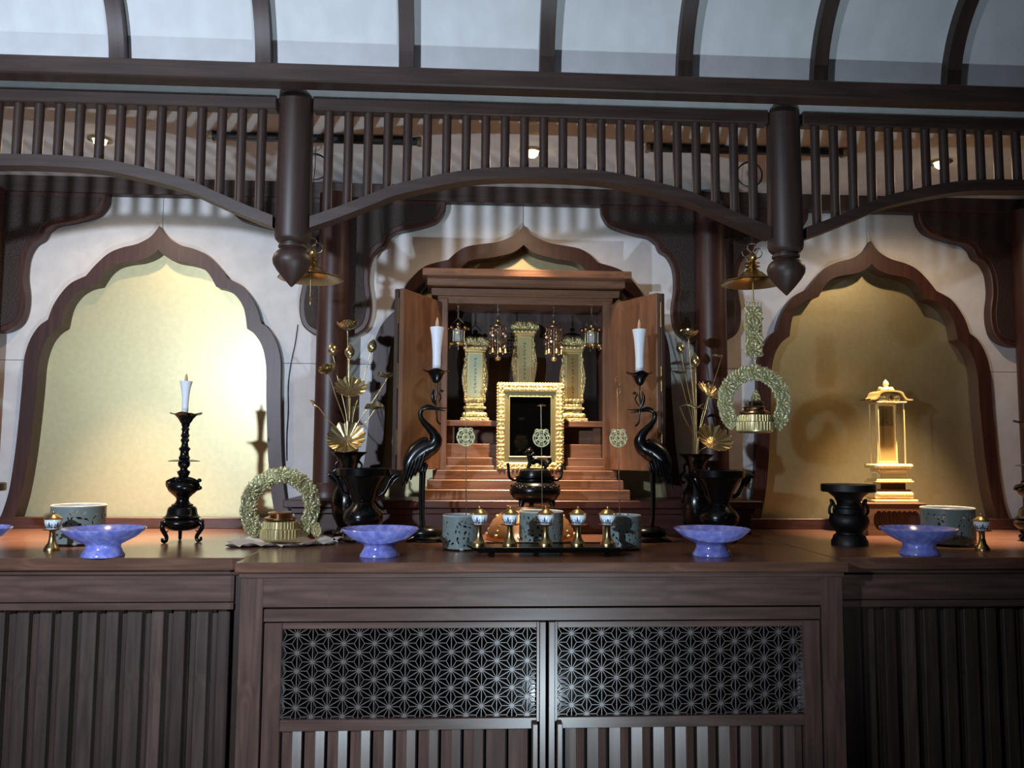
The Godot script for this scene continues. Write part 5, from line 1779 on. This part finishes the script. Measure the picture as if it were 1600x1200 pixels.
func leaf_ornament(t: Node3D, at: Vector3, s: float) -> void:
	var m := MB.new()
	m.xf = Transform3D(Basis().scaled(Vector3.ONE * s), at)
	var p := []
	for k in 31:
		var a := TAU * k / 30.0
		var r := 0.0155 * (1.0 + 0.08 * cos(a * 9.0))
		p.append(Vector2(sin(a) * r * (1.0 - 0.25 * cos(a)), 0.040 - cos(a + PI) * r * 1.55))
	p.remove_at(p.size() - 1)
	m.prism(p, -0.002, 0.002, 0.0008)
	for k in 7:
		var a := TAU * k / 7.0
		m.ball(Vector3(sin(a) * 0.008, 0.040 + cos(a) * 0.011, 0.002), Vector3(0.0035, 0.0045, 0.002), 8)
	m.ball(Vector3(0, 0.040, 0.003), Vector3(0.004, 0.006, 0.002), 8)
	m.tube([Vector3(-0.003, 0.022, 0), Vector3(-0.002, 0.002, 0)], 0.0013, 6)
	m.tube([Vector3(0.003, 0.022, 0), Vector3(0.002, 0.002, 0)], 0.0013, 6)
	part("leaf", m, M["gold_chased"], t)
	part("pin_base", lath([Vector2(0, 0), Vector2(0.006, 0), Vector2(0.004, 0.003), Vector2(0, 0.003)], 10), M["gold"], t).transform = Transform3D(Basis().scaled(Vector3.ONE * s), at)


func right_tablet() -> void:
	var b := thing("wooden_box", "reddish wooden box with a scalloped recessed panel under the gold shrine tablet", "box", Vector3(1.368, 0, 0.2))
	var rec := [Vector2(-0.075, 0.018)]
	var scal := []
	for k in 8:
		var c0 := -0.078 + k * 0.156 / 8.0
		for q in 4:
			var a := PI * q / 4.0
			scal.append(Vector2(c0 + 0.156 / 16.0 * (1.0 - cos(a)), 0.085 + 0.006 * sin(a)))
	scal.append(Vector2(0.078, 0.085))
	var hole := [Vector2(-0.062, 0.018), Vector2(-0.080, 0.026), Vector2(-0.090, 0.045), Vector2(-0.090, 0.066), Vector2(-0.084, 0.08)]
	hole.append_array(scal)
	hole.append_array([Vector2(0.084, 0.08), Vector2(0.090, 0.066), Vector2(0.090, 0.045), Vector2(0.080, 0.026), Vector2(0.062, 0.018)])
	# front board as left and right halves round the hole
	var fl := MB.new()
	var mid := hole.size() / 2
	var lp := [Vector2(0, 0), Vector2(-0.112, 0), Vector2(-0.112, 0.1145), Vector2(0, 0.1145)]
	for k in range(mid, -1, -1):
		lp.append(Vector2(minf(hole[k].x, 0.0), hole[k].y))
	lp.append(Vector2(0, 0.018))
	fl.prism(lp, 0.098, 0.108, 0.0)
	var rp := [Vector2(0, 0), Vector2(0.112, 0), Vector2(0.112, 0.1145), Vector2(0, 0.1145)]
	for k in range(mid, hole.size()):
		rp.append(Vector2(maxf(hole[k].x, 0.0), hole[k].y))
	rp.append(Vector2(0, 0.018))
	fl.prism(rp, 0.098, 0.108, 0.0)
	part("front_board", fl, M["shrine_h"], b)
	part("body", span(-0.112, 0.112, 0.0, 0.1145, -0.10, 0.092, 0.002), M["shrine_h"], b)
	var lv := MB.new()
	for k in 24:
		lv.box(Vector3(-0.09 + k * 0.18 / 23.0, 0.052, 0.0935), Vector3(0.004, 0.072, 0.003), 0.0006)
	part("ribbed_panel", lv, M["deep_v"], b).set_meta("kind", "stuff")
	part("top_board", span(-0.113, 0.113, 0.1145, 0.119, -0.105, 0.110, 0.001), M["shrine_h"], b)
	# gold shrine tablet
	var t := thing("shrine_tablet", "tall gold shrine shaped tablet with curved roof standing on the wooden box", "tablet", Vector3(1.397, 0.119, 0.2), 0.05)
	var f := MB.new()
	f.box(Vector3(0, 0.005, 0), Vector3(0.176, 0.010, 0.10), 0.003)
	f.box(Vector3(0, 0.026, 0), Vector3(0.156, 0.032, 0.088), 0.009)
	part("foot", f, M["gold_lit"], t)
	var f2 := MB.new()
	f2.box(Vector3(0, 0.045, 0), Vector3(0.132, 0.005, 0.075), 0.001)
	f2.box(Vector3(0, 0.060, 0), Vector3(0.104, 0.026, 0.055), 0.002)
	part("waist", f2, M["copper"], t)
	var f3 := MB.new()
	f3.box(Vector3(0, 0.077, 0), Vector3(0.152, 0.007, 0.09), 0.002)
	f3.box(Vector3(0, 0.084, 0), Vector3(0.14, 0.006, 0.08), 0.002)
	for s in [-1.0, 1.0]:
		f3.box(Vector3(s * 0.060, 0.098, 0.028), Vector3(0.006, 0.024, 0.006), 0.001)
	f3.box(Vector3(0, 0.097, 0), Vector3(0.112, 0.020, 0.06), 0.002)
	f3.box(Vector3(0, 0.111, 0.028), Vector3(0.130, 0.006, 0.006), 0.001)
	part("balustrade", f3, M["gold_lit"], t)
	var lo := MB.new()
	lo.box(Vector3(0, 0.120, 0), Vector3(0.118, 0.012, 0.066), 0.003)
	lo.box(Vector3(0, 0.136, 0), Vector3(0.156, 0.016, 0.086), 0.005)
	for k in 10:
		lo.ball(Vector3(-0.067 + k * 0.0149, 0.135, 0.043), Vector3(0.0075, 0.0075, 0.004), 8)
	for k in 11:
		lo.ball(Vector3(-0.065 + k * 0.013, 0.027, 0.045), Vector3(0.006, 0.009, 0.003), 8)
	part("lotus_seat", lo, M["gold_lit"], t)
	for sx in [-1.0, 1.0]:
		for sz in [-1.0, 1.0]:
			part("post", span(sx * 0.052 - 0.0022, sx * 0.052 + 0.0022, 0.143, 0.375, sz * 0.03 - 0.0022, sz * 0.03 + 0.0022, 0.0006), M["gold_lit"], t)
	var pf := MB.new()
	for s in [-1.0, 1.0]:
		pf.box(Vector3(s * 0.0375, 0.262, -0.006), Vector3(0.007, 0.23, 0.01), 0.001)
	pf.box(Vector3(0, 0.149, -0.006), Vector3(0.082, 0.010, 0.012), 0.001)
	pf.box(Vector3(0, 0.373, -0.006), Vector3(0.082, 0.010, 0.012), 0.001)
	part("inner_frame", pf, M["gold_lit"], t)
	part("plate", span(-0.035, 0.035, 0.15, 0.372, -0.012, -0.008, 0.0), M["gold_matt"], t)
	var fc := MB.new()
	fc.quad(Vector3(-0.030, 0.29, -0.0075), Vector3(0.030, 0.29, -0.0075), Vector3(0.030, 0.366, -0.0075), Vector3(-0.030, 0.366, -0.0075), Vector3.BACK)
	part("inscribed_face", fc, M["tablet_face_dark"], t)
	var rf := MB.new()
	rf.box(Vector3(0, 0.379, 0), Vector3(0.122, 0.006, 0.078), 0.002)
	rf.box(Vector3(0, 0.395, 0), Vector3(0.088, 0.028, 0.05), 0.002)
	for k in 5:
		for q in 2:
			if not (k == 2):
				rf.ball(Vector3(-0.036 + k * 0.018, 0.389 + q * 0.013, 0.026), Vector3(0.008, 0.0055, 0.003), 8)
	part("frieze", rf, M["gold_chased"], t)
	var bs := MB.new()
	bs.ball(Vector3(0.004, 0.395, 0.028), Vector3(0.0105, 0.0105, 0.004), 12)
	part("boss", bs, M["copper"], t)
	var ro := MB.new()
	var prof_o := smooth(V([-0.086, 0.392, -0.066, 0.394, -0.055, 0.404, -0.047, 0.418, -0.030, 0.424, 0, 0.426]), 4)
	var prof_i := smooth(V([-0.086, 0.387, -0.062, 0.388, -0.050, 0.399, -0.042, 0.412, -0.028, 0.418, 0, 0.420]), 4)
	for s in [-1.0, 1.0]:
		ro.ribbon(moved(prof_o, Vector2.ZERO, -s), moved(prof_i, Vector2.ZERO, -s), -0.04, 0.038, s)
	ro.box(Vector3(0, 0.429, 0), Vector3(0.056, 0.008, 0.03), 0.003)
	part("curved_roof", ro, M["gold_matt"], t)
	var fn := MB.new()
	fn.lathe([Vector2(0, 0.43), Vector2(0.018, 0.432), Vector2(0.012, 0.439), Vector2(0.008, 0.443), Vector2(0.0115, 0.451), Vector2(0.009, 0.460), Vector2(0.003, 0.467), Vector2(0, 0.470)], 16)
	for s in [-1.0, 1.0]:
		fn.ball(Vector3(s * 0.022, 0.436, 0), Vector3(0.010, 0.005, 0.006), 8)
	part("jewel_finial", fn, M["gold_lit"], t)


func hat_parts(t: Node3D) -> void:
	# wide brass umbrella with stacked knobs and two rings; local y 0 at the rim
	part("umbrella", lath([Vector2(0.108, 0.0), Vector2(0.106, 0.003), Vector2(0.075, 0.011), Vector2(0.055, 0.017), Vector2(0.044, 0.026), Vector2(0.034, 0.036), Vector2(0.024, 0.040), Vector2(0.020, 0.047), Vector2(0.0, 0.049), Vector2(0.0, 0.045), Vector2(0.030, 0.034), Vector2(0.042, 0.021), Vector2(0.060, 0.012), Vector2(0.105, -0.002)], 48), M["brass"], t)
	part("knobs", lath([Vector2(0.018, 0.046), Vector2(0.012, 0.050), Vector2(0.016, 0.053), Vector2(0.026, 0.057), Vector2(0.016, 0.061), Vector2(0.011, 0.063), Vector2(0.014, 0.066), Vector2(0.026, 0.069), Vector2(0.014, 0.073), Vector2(0.008, 0.076), Vector2(0.014, 0.081), Vector2(0.017, 0.089), Vector2(0.013, 0.098), Vector2(0.006, 0.104), Vector2(0.0, 0.112)], 28), M["brass"], t)
	var r := MB.new()
	for e in [[-0.019, 0.105, 0.016], [0.019, 0.105, 0.016], [0.0, 0.124, 0.015]]:
		var pts := []
		for j in 20:
			var a := TAU * j / 20
			pts.append(Vector3(e[0] + sin(a) * e[2], e[1] + cos(a) * e[2], 0.004 * sin(a + e[0] * 90.0)))
		r.tube(pts, 0.0019, 6, true)
	part("rings", r, M["metal"], t)
	var cd := MB.new()
	cd.tube(smooth(V3([0, 0.138, 0, 0.002, 0.22, -0.004, -0.003, 0.32, -0.010, 0.0, 0.38, -0.015, 0.0, 0.462, -0.02]), 4), 0.0014, 5)
	part("cord", cd, M["cord"], t)
	var cl := MB.new()
	for q in 3:
		var pts := []
		for j in 28:
			var a := TAU * j / 28
			pts.append(Vector3(sin(a) * (0.043 + q * 0.0015), 0.385 + cos(a) * (0.043 + q * 0.0012), -0.012 + q * 0.003 + 0.004 * sin(a * 2 + q)))
		cl.tube(pts, 0.0013, 5, true)
	part("wire_coil", cl, M["cord"], t)


func hanging_things() -> void:
	var l := thing("umbrella_lantern", "brass umbrella shaped lantern canopy hanging half behind the left wooden finial", "lantern", Vector3(-0.745, 0.868, 0.56), 0.0, "hanging brass lanterns")
	hat_parts(l)
	var rd := MB.new()
	rd.tube([Vector3(0, 0.04, 0), Vector3(-0.001, -0.062, 0)], 0.0024, 8)
	rd.lathe([Vector2(0, -0.092), Vector2(0.0035, -0.088), Vector2(0.004, -0.078), Vector2(0.002, -0.072), Vector2(0.005, -0.066), Vector2(0.002, -0.060)], 10)
	part("rod", rd, M["brass"], l)
	var t := thing("umbrella_lantern", "complete brass hanging lantern with flowered plaque and gold wreath beside the right niche", "lantern", Vector3(0.751, 0.880, 0.56), 0.0, "hanging brass lanterns")
	hat_parts(t)
	var r2 := MB.new()
	r2.tube([Vector3(0, 0.04, 0), Vector3(0.002, -0.085, 0)], 0.0026, 8)
	r2.tube(smooth(V3([-0.014, -0.252, 0, -0.006, -0.262, 0.002, -0.006, -0.275, 0, 0.0, -0.285, 0]), 4), 0.0016, 6)
	r2.tube([Vector3(0.004, -0.25, 0), Vector3(0.004, -0.30, 0)], 0.0022, 6)
	part("rod", r2, M["brass"], t)
	var pq := MB.new()
	var rng := RandomNumberGenerator.new()
	rng.seed = 14
	for k in 2:
		pq.box(Vector3([-0.028, 0.028][k], -0.167, -0.002), Vector3(0.006, 0.165, 0.006), 0.002)
	for y in [-0.084, -0.25]:
		pq.box(Vector3(0, y, 0), Vector3(0.060, 0.006, 0.006), 0.002)
	for k in 70:
		pq.xf = Transform3D(Basis(Vector3.BACK, rng.randf() * TAU) * Basis(Vector3.RIGHT, rng.randf_range(-0.2, 0.2)), Vector3(rng.randf_range(-0.029, 0.029), rng.randf_range(-0.25, -0.084), 0.0))
		pq.ball(Vector3.ZERO, Vector3(0.0042, 0.0090, 0.0040), 8)
	pq.xf = Transform3D()
	pq.box(Vector3(0, -0.167, -0.004), Vector3(0.052, 0.160, 0.003), 0.001)
	part("plaque", pq, M["wreath_gold"], t)
	var rm := rosette().mesh()
	for k in 4:
		var o := inst("flower", rm, M["wreath_gold"], t)
		o.transform = Transform3D(Basis(Vector3.BACK, k * 1.3), Vector3([0.004, -0.005, 0.006, 0.0][k], -0.108 - k * 0.040, 0.006)).scaled_local(Vector3.ONE * 0.95)
	for k in 6:
		var cr := MB.new()
		cr.tube(smooth(V3([-0.024 + k * 0.0095, -0.084, 0.002, -0.028 + k * 0.011, -0.070 - (k % 2) * 0.006, 0.003, -0.020 + k * 0.0098, -0.066, 0.002]), 3), 0.0018, 5)
		part("curl", cr, M["wreath_gold"], t)
	wreath_parts(t, Vector3(-0.002, -0.410, 0), 0.0)
	var pd := MB.new()
	pd.box(Vector3(0.004, -0.415, 0.0), Vector3(0.042, 0.020, 0.03), 0.003)
	part("seat", pd, M["metal"], t)
	var orn := MB.new()
	orn.prism([Vector2(-0.013, -0.404), Vector2(0.021, -0.404), Vector2(0.019, -0.392), Vector2(0.012, -0.378), Vector2(0.004, -0.366), Vector2(-0.004, -0.378), Vector2(-0.012, -0.392)], -0.004, 0.004, 0.001)
	for e in [[0.004, -0.380], [-0.004, -0.395], [0.012, -0.395]]:
		orn.ball(Vector3(e[0], e[1], 0.004), Vector3(0.0065, 0.0065, 0.003), 8)
	part("ornament", orn, M["gold_chased"], t)
